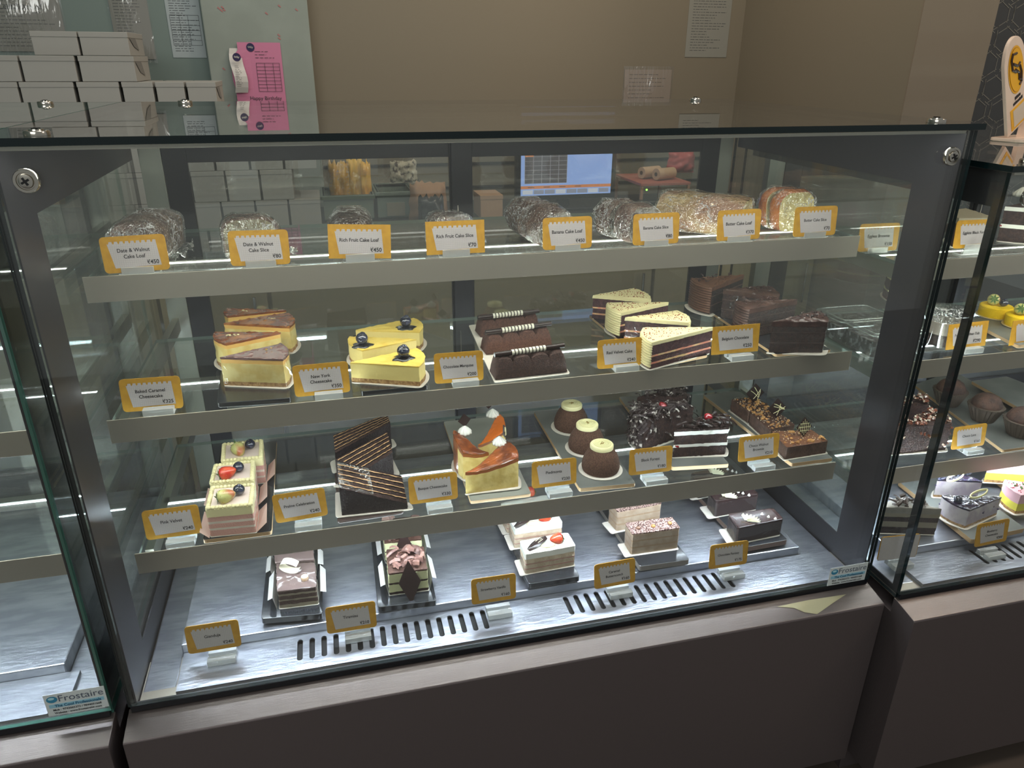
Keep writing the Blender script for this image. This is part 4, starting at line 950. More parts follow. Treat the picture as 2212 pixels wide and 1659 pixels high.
def marquise(fl, fr, c0, c1, label, dark=False, seed=1):
    z0 = SL2+.0035; a, b = Vector(G(*fl, z0)), Vector(G(*fr, z0)); L = (b-a).length; ang = math.atan2((b-a).y, (b-a).x); D = .036; h = .034
    t = thing('chocolate_bar', label, 'chocolate cake', (a.x, a.y, z0), ang, gM); nx, ny = 64, 16; vs = []
    m = [cm('marquise_velvet', (98, 66, 54), .9, bump=1., bs=800, rgb2=(80, 52, 44), cs=400), cm('marquise_dark', (58, 40, 36), .7, bump=.8, bs=800, rgb2=(78, 54, 48), cs=300)][dark]
    for j in range(ny+1):
        v = j/ny
        for i in range(nx+1):
            u = i/nx; e = min(1, min(u, 1-u)*18)**.5; ph = (u*4) % 1
            bum = math.sqrt(max(0, 1-(2*ph-1)**2)); ar = math.sqrt(max(0, 1-(2*v-1)**2*.93))
            vs.append((u*L, D*v, (h-.010)*min(1, ar*1.5)*e+.0105*bum*ar*e))
    mb = MB(); mb.add(vs, [(j*(nx+1)+i, j*(nx+1)+i+1, (j+1)*(nx+1)+i+1, (j+1)*(nx+1)+i) for j in range(ny) for i in range(nx)], 0)
    def wall(idx):
        n = len(mb.v); vv = [mb.v[k] for k in idx]; mb.add(vv+[(x, y, 0) for x, y, z in vv], [(i, i+1, len(idx)+i+1, len(idx)+i) for i in range(len(idx)-1)], 0)
    wall(range(nx+1)); wall([ny*(nx+1)+i for i in range(nx+1)][::-1]); wall([j*(nx+1) for j in range(ny+1)][::-1]); wall([j*(nx+1)+nx for j in range(ny+1)])
    mb.add([(0, 0, 0), (L, 0, 0), (L, D, 0), (0, D, 0)], [(3, 2, 1, 0)], 0)
    mk('cake_body', mb, m, t, smooth='auto')
    zc = z0+h+.0045; p, q = P(*c0, zc), P(*c1, zc); M = Matrix.Rotation(-ang, 3, 'Z'); p, q = M @ (p-Vector((a.x, a.y, z0))), M @ (q-Vector((a.x, a.y, z0)))
    p.z, q.z = h+.0025, h+.0045; s = MB(); s.tube([p, q], .0043, 0, 12); k = mk('chocolate_cigar', s, DCHOC, t, smooth='auto')
    s = MB()
    for i in range(10):
        u0 = .24+i*.05; s.tube([p.lerp(q, u0), p.lerp(q, u0+.034)], .0046, 0, 12)
    mk('white_bands', s, cm('cigar_white', (228, 224, 208), .4), k, smooth='auto')
marquise((1038, 728), (1166, 714), (1032, 684), (1164, 671), 'rear ribbed chocolate bar topped with a banded cigar', seed=1)
marquise((1050, 766), (1194, 750), (1049, 716), (1190, 699), 'middle ribbed chocolate bar topped with a banded cigar', seed=2)
marquise((1070, 820), (1226, 803), (1068, 764), (1218, 746), 'front, darkest ribbed chocolate bar topped with a banded cigar', True, 3)
gR = 'red velvet cake slices'
board('dark slate board under the red velvet slices', para((1408, 792), (1530, 766), (1272, 680), SL2+.006), SL2, .006, SLATED, WOODE)
def ridged(c, tip, r1, r2, h, m, n=10, z0=.002, dz=None, out_=.0012):
    """comb lines along the rim side"""
    a, b = Vector(c.rel(r1)), Vector(c.rel(r2)); t = Vector(c.rel(tip)); m_ = (a+b)/2; o_ = (m_-t).normalized(); bl = (a-b).length*.14; mb = MB()
    for k in range(n):
        z = z0+(h-z0*1.5)*(k+.5)/n; pts = []
        for j in range(9):
            u = j/8; p = a+(b-a)*u+o_*(bl*4*u*(1-u)+.0002); pts.append((p.x, p.y, z))
        mb.tube(pts, h/n*.46, 0, 6)
    c.part('combed_icing', mb, m, smooth=True)
def redvelvet(px, label, seed, ridge=True, zt=Z2+.041, film=False, stand=0):
    w = [G(*p, zt) for p in px]; out = wedge(*w); c = Cake('layer_cake_slice', label, out, Z2-.004, gR); h = zt-Z2+.004
    b = [(0, .008, 0, .0006), (.008, .011, 1, 0), (.011, .020, 0, .0006), (.020, .023, 1, 0), (.023, h-.0055, 0, .0006), (h-.0055, h, 2, -.0008)]
    mb = MB(); stack(mb, c.out, b, .0010, top=2, dome=.001, tn=.001, seed=seed); c.part('cake_body', mb, [REDV, REDCR, IVORY], smooth='auto')
    ridged(c, *w, h, IVORY); scatter(c, 'red_crumbs', REDSP, 110, h+.0012, .0009, .85, .0008, seed, amp=.3)
    c.card(.004, CAKEB)
    if film: c.film(h*.93)
redvelvet([(1281, 638), (1404, 648), (1369, 623)], 'rearmost red velvet slice, salmon cream showing at its left', 1)
redvelvet([(1444, 653), (1342, 676), (1312, 654)], 'red velvet slice with combed icing facing left, third from the front', 2)
redvelvet([(1351, 686), (1488, 697), (1463, 671)], 'second red velvet slice from the front, its wide end right', 3, film=True)
redvelvet([(1541, 707), (1409, 740), (1390, 708)], 'front red velvet slice showing three dark layers', 4)
gB = 'Belgium chocolate cake slices'
board('dark slate board under the Belgium chocolate slices', para((1676, 765), (1800, 757), (1500, 650), SL2+.006), SL2, .006, SLATED, WOODE)
def belgium(px, label, seed, ridge, zt=Z2+.050, fm=CHOCF, film=True):
    w = [G(*p, zt) for p in px]; out = wedge(*w); c = Cake('layer_cake_slice', label, out, Z2-.004, gB); h = zt-Z2+.004
    mb = MB(); stack(mb, c.out, [(0, h*.3, 0, .0004), (h*.3, h*.33, 1, 0), (h*.33, h*.64, 0, .0004), (h*.64, h*.67, 1, 0), (h*.67, h-.008, 0, .0004), (h-.008, h, 1, -.0006)], .0009, top=1, dome=.002, tn=.004, seed=seed)
    c.part('cake_body', mb, [CHOC, fm], smooth='auto')
    if ridge: ridged(c, *w, h, fm, 11)
    curls(c, 26, h+.001, .008, seed, DCHOC if fm is CHOCD else CHOCD, .7, w=.003, name='frosting_swirls')
    c.card(.010, CAKEB)
    if film: c.film(h*.85)
belgium([(1607, 594), (1539, 621), (1493, 602)], 'rearmost, lightest brown chocolate slice with combed icing on a white card', 1, True, fm=cm('milk_frosting', (118, 82, 64), .42, bump=.4, bs=120))
belgium([(1563, 626), (1682, 643), (1652, 618)], 'chocolate slice squeezed between the combed chocolate slices', 2, False)
belgium([(1722, 648), (1620, 668), (1590, 650)], 'chocolate slice with combed icing just behind the Belgium Chocolate tag', 3, True)
belgium([(1670, 695), (1788, 696), (1766, 672)], 'front, darkest chocolate slice wrapped in clear film', 4, False, fm=CHOCD)
# ------------------------------------------------------------------ third shelf
Z3 = SL3+.010
def blockcake(px, zt, z0, label, group, bands, mats, top, seed=1, jit=.0005, dome=0, tn=0, r=.0015, name='cake_slice', cat='cake slice'):
    out = ccw([G(*p, zt) for p in px]); out = roundc(out, r, 1) if r else out
    c = Cake(name, label, out, z0, group, cat); mb = MB(); stack(mb, c.out, bands, jit, top=top, dome=dome, tn=tn, seed=seed)
    c.part('cake_body', mb, mats, smooth='auto'); return c
gP = 'pink velvet cakes with fruit'
board('dark slate board under the three pink velvet cakes', para((436, 1172), (586, 1154), (478, 962), Z3-.001), SL3, .008, SLATED, WOODE)
def pinkvelvet(px, berry, blue, label, seed, pale, rot, flaps=True):
    h = .046; zt = Z3+h
    c = blockcake(px, zt, Z3, label, gP, [(0, .010, 0, 0), (.010, .0135, 1, 0), (.0135, .021, 0, 0), (.021, .0250, 1, 0), (.0250, .033, 0, 0), (.033, h, 2, -.0006)], [PINKSP, PINKCR, IVORY], 2, seed, dome=.0, tn=.0)
    inner = grow(c.out, -.008); c.part('pink_top', MB().prism(inner, h, h+.0012), cm('pale_pink_glaze', (240, 218, 204), .3))
    ring = resample(grow(c.out, -.0035), .0056); mb = MB()
    for x, y in ring: mb.ball((x, y, h+.0014), .0037, 0, 8, (1, 1, .85))
    c.part('piped_border', mb, IVORY, smooth=True)
    b = c.rel(G(*berry, zt+.010)); strawberry(c, (b[0], b[1], h+.0095), .0115, pale, rot)
    b = c.rel(G(*blue, zt+.010)); blueberry(c, (b[0], b[1], h+.0095), .0088)
    xs = [p[0] for p in c.out]; ys = [p[1] for p in c.out]
    c.card(.001, CAKEB, r=.004)
    if flaps:
        q = MB(); x1 = max(xs)+.001; x0 = min(xs)-.001; ya, yb_ = min(ys)+.0, max(ys)-.006
        q.add([(x1, ya, 0), (x1, yb_, 0), (x1+.013, yb_-.004, .014), (x1+.015, ya+.004, .012), (x0, ya, 0), (x0, yb_, 0), (x0-.012, yb_-.004, .012), (x0-.013, ya+.004, .010)], [(0, 1, 2, 3), (7, 6, 5, 4)])
        c.part('card_flap', q, cm('pinkish_card', (232, 206, 194), .5))
pinkvelvet([(478, 999), (567, 990), (568, 952), (481, 961)], (515, 970), (540, 959), 'rearmost pink velvet cake with a greenish strawberry', 1, True, (.6, 1.2, 2.6))
pinkvelvet([(453, 1046), (548, 1038), (550, 997), (463, 1006)], (489, 1021), (515, 1008), 'middle pink velvet cake with the reddest strawberry', 2, False, (.3, 1.9, 3.5))
pinkvelvet([(444, 1102), (545, 1093), (551, 1047), (456, 1054)], (486, 1071), (516, 1057), 'front pink velvet cake with a half green strawberry, pink sponge layers facing out', 3, True, (.2, 1.8, 3.4))
gPr = 'praline celebration slices'
board('brown board under the striped praline slices', para((729, 1128), (872, 1107), (722, 1010), SL3+.004), SL3, .0045, cm('brown_board', (74, 60, 56), .4))
def praline(tp, h_, seed, label, white=True, cardpx=None):
    """slice lying on its side: the striped cut face is a sloping plane facing up"""
    z0 = SL3+.0065; w = [P(px, py, z0+hh) for px, py, hh in tp]; c0 = cen([(p.x, p.y) for p in w])
    t = thing('layer_cake_slice', label, 'cake slice', (c0[0], c0[1], z0), 0, gPr); v = [Vector((p.x-c0[0], p.y-c0[1], p.z-z0)) for p in w]
    # top face divided into stripes along the a->b / d->c sides; sides and foot in dark crumbs
    a, b, cc, d = v; mb = MB(); k = 30; m = 16; amp = .0006
    for i in range(m):
        u0, u1 = i/m, (i+1)/m; mi = 1 if i % 3 == 1 and 0 < i < m-1 else 0
        if i % 3 == 1: um = u0; u0, u1 = u0+.01, u1-.022
        pv = []
        for s_ in (u0, u1 if i % 3 != 0 else u1+.012):
            for j in range(k+1):
                q = j/k; p = a.lerp(d, s_).lerp(b.lerp(cc, s_), q); nz = amp*noise.noise(p*400+Vector((seed, 0, 0)))
                pv.append((p.x, p.y+nz*2, p.z+(.0008 if mi else 0)+nz))
        mb.add(pv, [(j, j+1, k+2+j, k+1+j) for j in range(k)], mi)
    base = [(p.x, p.y, 0) for p in v]
    def side(p, q, n=24, rows=8):
        vs = []; nr = Vector((q.y-p.y, -(q.x-p.x), 0)).normalized()
        for r_ in range(rows+1):
            for j in range(n+1):
                s_ = p.lerp(q, j/n); z = s_.z*(1-r_/rows); k_ = .0016*noise.noise(Vector((s_.x*200, z*300, seed+s_.y*200))) if 0 < r_ else .0003
                vs.append((s_.x+nr.x*k_, s_.y+nr.y*k_, z))
        mb.add(vs, [(r_*(n+1)+j, (r_+1)*(n+1)+j, (r_+1)*(n+1)+j+1, r_*(n+1)+j+1) for r_ in range(rows) for j in range(n)], 2)
    lp = [a, b, cc, d]
    for i in range(4): side(lp[i-1], lp[i])
    mb.add(base, [(0, 1, 2, 3)], 2)
    mk('cake_body', mb, [CHOC, PRAL, cm('dark_cake_coating', (38, 28, 30), .55, bump=.9, bs=300)], t, smooth='auto')
    o = ccw([(p.x, p.y) for p in v]); mk('cake_board', MB().prism(roundc(grow(o, .011), .008), -.0012, -.0002), CAKEB, t)
    return t, v
praline([(720, 940, .050), (836, 893, .056), (843, 913, .050), (724, 978, .036)], 0, 1, 'rearmost striped praline slice lying on its side', )
praline([(724, 993, .048), (836, 932, .056), (848, 977, .044), (792, 1012, .036)], 0, 2, 'middle striped praline slice lying on its side')
t_, v_ = praline([(728, 999, .058), (868, 1028, .050), (880, 1087, .010), (733, 1054, .050)], 0, 3, 'front striped praline slice with a tall dark side and shiny film')
q = MB(); pts = [p+Vector((0, -.0008, .0014)) for p in v_]; m_ = (pts[0]+pts[1])/2; m2 = (pts[2]+pts[3])/2
q.add([pts[0], m_, m2, pts[3]], [(0, 1, 2, 3)]); mk('clear_wrap', q, CLING, t_)
gBq = 'Basque cheesecake slices'
board('pale slate board under the Basque cheesecake slices', para((1016, 1082), (1148, 1066), (958, 910), SL3+.007), SL3, .007, cm('pale_board', (150, 152, 144), .35), WOODE)
def basque(px, hz, cream, label, seed, shard_px=None, z0=Z3, hmid=.046, hi=.010, rz=0, glossy=BASQG):
    """px: tip, r1 (near), r2 (far) on the top plane; rim stands higher than the tip"""
    zt = z0+hz; w = [G(*p, zt) for p in px]; out = wedge(*w, bulge=.12); c = Cake('cheesecake_slice', label, out, z0, gBq)
    pts = resample(c.out, .003); n = len(pts); T = Vector(c.rel(w[0])); A = (Vector(c.rel(w[1]))+Vector(c.rel(w[2])))/2; Lx = (A-T).length; d = (A-T).normalized()
    def top(x, y):
        s = max(0, min(1.1, (Vector((x, y))-T).dot(d)/Lx)); return hmid-.010+hi*(3*s*s-2*s*s*s)*1.6-.006*math.sin(s*3.14)+.0012*noise.noise(Vector((x*120, y*120, seed)))
    mb = MB(); rows = 8; vs = []; ta = [Vector(c.rel(w[0])), Vector(c.rel(w[1])), Vector(c.rel(w[2]))]
    for r_ in range(rows+1):
        for x, y in pts: vs.append((x, y, top(x, y)*r_/rows))
    fs = []; ms = []
    for r_ in range(rows):
        for i in range(n):
            x, y = pts[i]; s = (Vector((x, y))-T).dot(d)/Lx; e = (Vector((x, y))-T).length/Lx
            on_rim = s > .93 and min(abs((Vector((x, y))-T).angle_signed(ta[1]-T, 0)), abs((Vector((x, y))-T).angle_signed(ta[2]-T, 0))) > .02
            fs.append((r_*n+i, r_*n+(i+1) % n, (r_+1)*n+(i+1) % n, (r_+1)*n+i)); ms.append(1 if on_rim else (2 if r_ == rows-1 else 0))
    mb.add(vs, fs, 0); mb.m[-len(ms):] = ms
    S_ = (1, .9, .75, .55, .35, .15); vs = []
    for s in S_:
        for x, y in pts: vs.append((x*s, y*s, top(x*s, y*s)+.0006+(.0012 if s < 1 else 0)))
    mb.add(vs, [(j*n+i, j*n+(i+1) % n, (j+1)*n+(i+1) % n, (j+1)*n+i) for j in range(5) for i in range(n)]+[tuple(range(5*n, 6*n))], 3)
    mb.add([(x, y, 0) for x, y in pts], [tuple(range(n-1, -1, -1))], 0)
    c.part('cake_body', mb, [BASQC, BASQB, cm('basque_brown_line', (150, 84, 40), .3, coat=.5), glossy], smooth='auto')
    f = c.rel(G(*cream, zt+.004)); rosette(c, (f[0], f[1], top(*f)+.001), .0115)
    if shard_px is not None:
        shard(c, (f[0]+shard_px[0], f[1]+shard_px[1], top(*f)+.024), .024, .024, shard_px[2], rz=shard_px[3], seed=seed)
    c.card(.007, CAKEB); return c
basque([(1032, 938), (1092, 912), (1078, 884)], .060, (1064, 884), 'rearmost Basque cheesecake slice with an orange glossy dip', 1, (-.006, .008, 0, 0), hmid=.048, hi=.007, glossy=cm('basque_orange', (206, 104, 32), .1, coat=1., bump=.4, bs=60))
basque([(1056, 966), (1000, 972), (980, 935)], .056, (1004, 934), 'left Basque cheesecake slice with a plain dark chocolate diamond', 2, (.0, .002, 0, .3), hmid=.056, hi=.008)
basque([(1005, 1016), (1120, 1001), (1092, 966)], .044, (1079, 966), 'front Basque cheesecake slice with caramel running over its top', 3, (.008, -.002, 5, 1.2), hmid=.050, hi=.010)
gD = 'chocolate domes with white chocolate lids'
board('grey slate board under the three chocolate domes', para((1252, 1054), (1374, 1043), (1153, 888), SL3+.009), SL3, .0085, SLATE, WOODE)
for (bx, by), lab, s_ in (((1233, 921), 'rearmost chocolate dome with a white chocolate lid', 1), ((1266, 966), 'middle chocolate dome, half shaded, with a coiled white lid', 2), ((1297, 1012), 'front chocolate dome with the widest coiled white lid', 3)):
    z0 = SL3+.0105; p = P(bx, by, z0); t = thing('chocolate_dome', lab, 'chocolate cake', (p.x, p.y, z0), .4*s_, gD); r = .0330
    mk('dome', MB().lathe([(r*.95, 0), (r, .006), (r*.985, .014), (r*.90, .024), (r*.75, .034), (r*.60, .0405), (r*.4, .043)], n=32), CACAO, t, smooth='auto')
    lid = MB(); lid.lathe([(.0185, .0405), (.0200, .0415), (.0203, .0470), (.0190, .0490), (.002, .0492)], n=28)
    ld = mk('white_lid', lid, IVORYC, t, smooth='auto')
    co = MB(); pts = [((.0035+.0130*k/72)*math.cos(k*.36), (.0035+.0130*k/72)*math.sin(k*.36), .0496) for k in range(73)]; co.tube(pts, .0009, 0, 5); mk('coil', co, IVORYC, ld, smooth=True)
    g_ = MB(); rr = random.Random(s_)
    for k in range(6): g_.ball((rr.uniform(-.004, .004), rr.uniform(-.003, .003), .0502), .0014, 0, 5, (1.4, .8, .5), None, .4)
    mk('gold_flakes', g_, cm('gold_dark', (160, 130, 50), .3, metal=.7), ld)
    mk('cake_board', MB().lathe([(.0385, -.0016), (.0385, -.0004), (.001, -.0004)], n=28), CAKEB, t)
    f_ = MB(); k_ = 12
    f_.add([(r*1.03*math.cos(-1.2+i*.16)*s2, r*1.03*math.sin(-1.2+i*.16)*s2, zz) for s2, zz in ((1, .001), (.97, .018), (.78, .034)) for i in range(k_)], [(j*k_+i, j*k_+i+1, (j+1)*k_+i+1, (j+1)*k_+i) for j in range(2) for i in range(k_-1)]); mk('clear_wrap', f_, FILM, t, smooth=True)
gF = 'Black Forest slices'
board('slate board with wooden edge under the Black Forest slices', para((1452, 1008), (1576, 1001), (1337, 856), SL3+.009), SL3, .0085, SLATE, WOODE)
def blackforest(px, h, label, seed, ncurl, cher=None, cover=False, L=.022, name='layer_cake_slice', z0=Z3, group=gF, gold=False, powder=True):
    w = [G(*p, z0+h) for p in px]; out = wedge(*w); c = Cake(name, label, out, z0, group)
    if cover: b = [(0, h, 0, .001)]
    else: b = [(0, h*.36, 0, .0004), (h*.36, h*.46, 1, -.0003), (h*.46, h*.80, 0, .0004), (h*.80, h*.94, 1, -.0006), (h*.94, h, 0, 0)]
    mb = MB(); stack(mb, c.out, b, .0016, top=0, tn=.003, seed=seed); c.part('cake_body', mb, [CHOC, WHITEC], smooth='auto')
    if not cover:
        scatter(c, 'cherry_filling', CHERRY, 16, h*.38, .0028, 1.03, .003, seed)
    if powder: curls(c, ncurl, h+.002, L, seed, cm('shaving_powdered', (188, 180, 172), .6, rgb2=(46, 32, 32), cs=110, lo=.36, hi=.44) if cover else DCHOC, 1.0, w=.005)
    else: curls(c, ncurl, h+.002, L, seed, cm('nut_crumble', (120, 66, 48), .3, coat=.5, rgb2=(230, 220, 200), cs=120, lo=.5, hi=.6), .95, w=.006, name='crumble')
    if cover:
        rnd = random.Random(seed); q = MB(); k = len(c.out); cx, cy = cen(c.out)
        for _ in range(ncurl):
            i = rnd.randrange(k); a, b_ = c.out[i-1], c.out[i]; u = rnd.random(); x, y = a[0]+(b_[0]-a[0])*u, a[1]+(b_[1]-a[1])*u
            M = Matrix.Translation((x*1.04, y*1.04, rnd.uniform(.004, h))) @ Matrix.Rotation(math.atan2(y, x)+rnd.uniform(-.5, .5), 4, 'Z') @ Matrix.Rotation(rnd.uniform(-1.2, 1.2), 4, 'X') @ Matrix.Rotation(rnd.uniform(.6, 1.5), 4, 'Y')
            l = L*rnd.uniform(.4, .9); ww = .004
            q.add([M @ Vector((l*(j/3-.5), yy, .15*l*(1-(2*j/3-1)**2))) for j in range(4) for yy in (-ww/2, ww/2)], [(2*j, 2*j+1, 2*j+3, 2*j+2) for j in range(3)])
        c.part('side_shavings', q, MATS['shaving_powdered'] if powder else MATS['nut_crumble'])
    if cher:
        f = c.rel(G(*cher, z0+h+.008)); q = MB(); q.ball((f[0], f[1], h+.012), .0078, 0, 14, (1, 1, .85), None, .35); c.part('cherry', q, CHERRY, smooth=True)
    c.card(.006, CAKEB); return c
blackforest([(1375, 858), (1484, 858), (1468, 836)], .058, 'rearmost Black Forest slice dusted white, partly hidden by the shelf lip', 1, 60, None, True, .022)
blackforest([(1500, 878), (1392, 912), (1368, 880)], .058, 'Black Forest slice buried in large powdered chocolate shavings with a cherry', 2, 150, (1431, 880), True, .032)
blackforest([(1458, 930), (1574, 924), (1560, 902)], .054, 'front Black Forest slice with white cream layers and a cherry', 3, 60, (1529, 905), False, .032)
gW = 'chocolate walnut brownies'
board('slate board with wooden edge under the walnut brownies', para((1712, 1001), (1803, 990), (1519, 852), SL3+.009), SL3, .0085, SLATE, WOODE)
def brownie(px, sp, label, seed, nl, nuts, bm=CHOCM, sz=(.040, .040)):
    h = .024; zt = Z3+h; c = blockcake(px, zt, Z3, label, gW, [(0, h, 0, 0)], [cm('brownie_body', (92, 68, 56), .8, bump=.7, bs=300, rgb2=(74, 52, 44), cs=80), bm], 1, seed, .0006, .0, .002, .002, 'brownie', 'brownie')
    scatter(c, 'walnut_pieces', NUT, nuts, h+.0015, .0026, .95, .002, seed, (1.2, .9, .7), .5); scatter(c, 'crumbs', cm('pale_crumb', (226, 210, 180), .7), nuts*3, h+.001, .0009, .98, .001, seed+5)
    f = c.rel(G(*sp, zt+.02)); shard(c, (f[0], f[1], h+.020), sz[0], sz[1], nl, 0, -.1, seed=seed)
    c.card(.004, CAKEB); return c
brownie([(1618, 890), (1660, 874), (1628, 858), (1579, 863)], (1631, 849), 'rearmost walnut brownie with a curved-line chocolate diamond', 3, 4, 30)
brownie([(1664, 930), (1718, 918), (1661, 876), (1620, 892)], (1679, 882), 'middle walnut brownie, thick with nuts, with a striped chocolate diamond', 5, 5, 50)
brownie([(1699, 967), (1790, 953), (1753, 929), (1667, 932)], (1737, 922), 'front walnut brownie with a grid-patterned chocolate diamond', 7, 8, 26, cm('brownie_top', (122, 80, 58), .4, bump=.7, bs=60, coat=.3), (.031, .038))
# ------------------------------------------------------------------ floor of the case
Z4 = FL+.0155
def fboard(label, fl, fr, bl, m=SLATED, e=None, z=.0145): return board(label, para(fl, fr, bl, FL+z), FL+.0005, z, m, e, feet=True)
fboard('glossy black tray under the gianduja cakes', (564, 1337), (697, 1326), (579, 1185))
fboard('glossy black tray under the tiramisu cakes', (816, 1312), (943, 1298), (800, 1150))
fboard('dark slate board under the strawberry vanilla cakes', (1142, 1262), (1253, 1245), (1070, 1110), SLATED, None)
fboard('dark slate board under the caramel butterscotch cakes', (1382, 1224), (1490, 1209), (1278, 1070), SLATED, cm('board_edge_pale', (130, 124, 118), .5))
fboard('dark slate board under the chocolate fantasy cakes', (1612, 1182), (1702, 1166), (1480, 1040), SLATED, cm('board_edge_brown', (120, 100, 90), .5))
gG = 'gianduja cakes'
def wings(c, d=.013, h=.016, m=CAKEB):
    xs = [p[0] for p in c.out]; ys = [p[1] for p in c.out]; x0, x1, ya, yb_ = min(xs)-.001, max(xs)+.001, min(ys), max(ys); q = MB()
    for s, x in ((-1, x0), (1, x1)):
        q.add([(x, ya, 0), (x+s*d*.35, ya+.002, h*1.4), (x+s*d, ya+.008, h*.9), (x+s*d, yb_-.006, h*.9), (x+s*d*.35, yb_-.001, h*1.4), (x, yb_, 0)], [(0, 1, 4, 5), (1, 2, 3, 4)])
    c.part('plastic_wing', q, cm('white_plastic_wing', (206, 204, 198), .3))
def gianduja(px, label, seed, deco=None):
    h = .034; c = blockcake(px, Z4+h, Z4, label, gG, [(0, .006, 1, 0), (.006, .013, 0, 0), (.013, .016, 1, 0), (.016, .023, 0, 0), (.023, .0265, 1, 0), (.0265, .032, 0, 0), (.032, h, 2, -.0008)], [cm('gianduja_sponge', (84, 66, 60), .8, bump=.8, bs=400), GREYCR, GLAZED], 2, seed, .0009, .001, .001)
    wings(c); c.card(.002, CAKEB, r=.004)
    if deco:
        a = c.rel(G(*deco[0], Z4+h+.01)); q = MB(); n = 26; v = []
        for j in range(n):
            s = -2.6+5.2*j/(n-1); rr = .0165
            for yy in (-.007, .007): v.append((rr*math.cos(s)*-1, yy*(1-.2*abs(s)/2.6), rr*.72*math.sin(s)))
        v = [Matrix.Rotation(-.45, 3, 'Z') @ Matrix.Rotation(.25, 3, 'X') @ Vector(p) for p in v]
        q.add([(p.x+a[0], p.y+a[1], p.z+h+.0155) for p in v], [(2*j, 2*j+1, 2*j+3, 2*j+2) for j in range(n-1)])
        c.part('white_chocolate_loop', q, cm('loop_white', (236, 228, 200), .35, rgb2=(170, 120, 90), cs=60, lo=.60, hi=.72), smooth=True)
        b = c.rel(G(*deco[1], Z4+h+.006)); q = MB(); q.lathe([(.0052, 0), (.0062, .003), (.0055, .0068), (.003, .0074), (.002, .006)], (b[0], b[1], h+.0005), 14); c.part('hazelnut', q, cm('hazelnut', (226, 196, 164), .5), smooth='auto')
    return c
gianduja([(595, 1216), (678, 1208), (674, 1172), (592, 1180)], 'rear gianduja cake mostly hidden under the shelf lip', 1)
gianduja([(599, 1277), (683, 1267), (679, 1216), (598, 1219)], 'front gianduja cake with a white chocolate loop and a hazelnut', 2, ((628, 1228), (658, 1246)))
gT = 'tiramisu cakes'
def tiramisu(px, label, seed, sp):
    h = .042; c = blockcake(px, Z4+h, Z4, label, gT, [(0, .005, 0, 0), (.005, .019, 1, 0), (.019, .023, 0, .0006), (.023, h-.003, 1, 0), (h-.003, h, 2, .0004)], [CHOC, MASC, CHOCM], 2, seed, .0008, .001, .002)
    curls(c, 34, h+.001, .022, seed, cm('cocoa_curl', (104, 72, 66), .4, rgb2=(150, 112, 100), cs=80), .85, w=.010, up=.2, name='chocolate_curls')
    ymin = min(p[1] for p in c.out); xm = cen(c.out)[0]
    shard(c, (xm, ymin-.0085, h-.014), .036, .072, 0, 0, -.34, DCHOC, 'dark_diamond', seed)
    wings(c, .012, .016); c.card(.002, CAKEB, r=.004); return c
tiramisu([(830, 1172), (911, 1164), (903, 1114), (824, 1122)], 'rear tiramisu cake with a dark chocolate diamond under the shelf lip', 1, 0)
tiramisu([(838, 1240), (924, 1229), (915, 1180), (834, 1187)], 'front tiramisu cake with a tall dark chocolate diamond on its face', 2, 0)
gS = 'strawberry vanilla cakes'
def strawvan(px, label, seed, sb, fan, rot, hh=.040, rows=True):
    h = hh; z0 = Z4; c = blockcake(px, z0+h, z0, label, gS, [(0, .008, 0, 0), (.008, .0095, 2, 0), (.0095, .018, 0, 0), (.018, .0195, 2, 0), (.0195, .029, 1, 0), (.029, h, 3, -.0006)], [VAN, VAN, PINKJ, WHITEC], 3, seed, .0007, .001, .0014, .002)
    if sb:
        b = c.rel(G(*sb, z0+h+.008)); strawberry(c, (b[0], b[1], h+.008), .0100, False, rot)
    if fan:
        b = c.rel(G(*fan, z0+h+.006)); q = MB(); n = 12; v = []
        for j in range(n+1):
            u = j/n
            for i in range(5):
                w = (i/4-.5)*.016*math.sin(.25+u*2.5)**.6; v.append((u*.044-.022, w, .0035*math.cos((i/4-.5)*3.1)+.0018*math.sin(u*3)))
        q.add(v, [(j*5+i, j*5+i+1, (j+1)*5+i+1, (j+1)*5+i) for j in range(n) for i in range(4)], 0)
        for k in (-.003, 0, .003): q.tube([(x_, k, .0048) for x_ in (.0, .006, .012)], .0004, 1, 4)
        q.xf(Matrix.Translation((b[0], b[1], h+.003)) @ Matrix.Rotation(.55, 4, 'Z') @ Matrix.Rotation(-.10, 4, 'Y')); c.part('chocolate_leaf', q, [DCHOC, IVORYC], smooth='auto')
        q = MB(); q.ball((b[0]+.018, b[1]-.006, h+.002), .009, 0, 12, (1.5, .8, .35)); c.part('apple_slice', q, IVORYC, smooth=True)
    c.film(h*.55, .001); c.card(.006, CAKEB, r=.008, shift=(-.004, 0)); return c
strawvan([(1096, 1112), (1196, 1097), (1180, 1070), (1082, 1086)], 'rearmost strawberry vanilla cake under the third shelf', 1, (1145, 1062), None, (.4, 1.4, .3))
strawvan([(1112, 1144), (1215, 1129), (1197, 1100), (1100, 1116)], 'middle strawberry vanilla cake with a dark chocolate leaf', 2, (1178, 1116), (1130, 1125), (.3, 1.3, .5))
strawvan([(1135, 1198), (1243, 1179), (1226, 1151), (1123, 1169)], 'front strawberry vanilla cake with a banded chocolate leaf and red strawberry', 3, (1204, 1163), (1160, 1172), (.3, 1.5, .2))
gK = 'caramel butterscotch cakes'
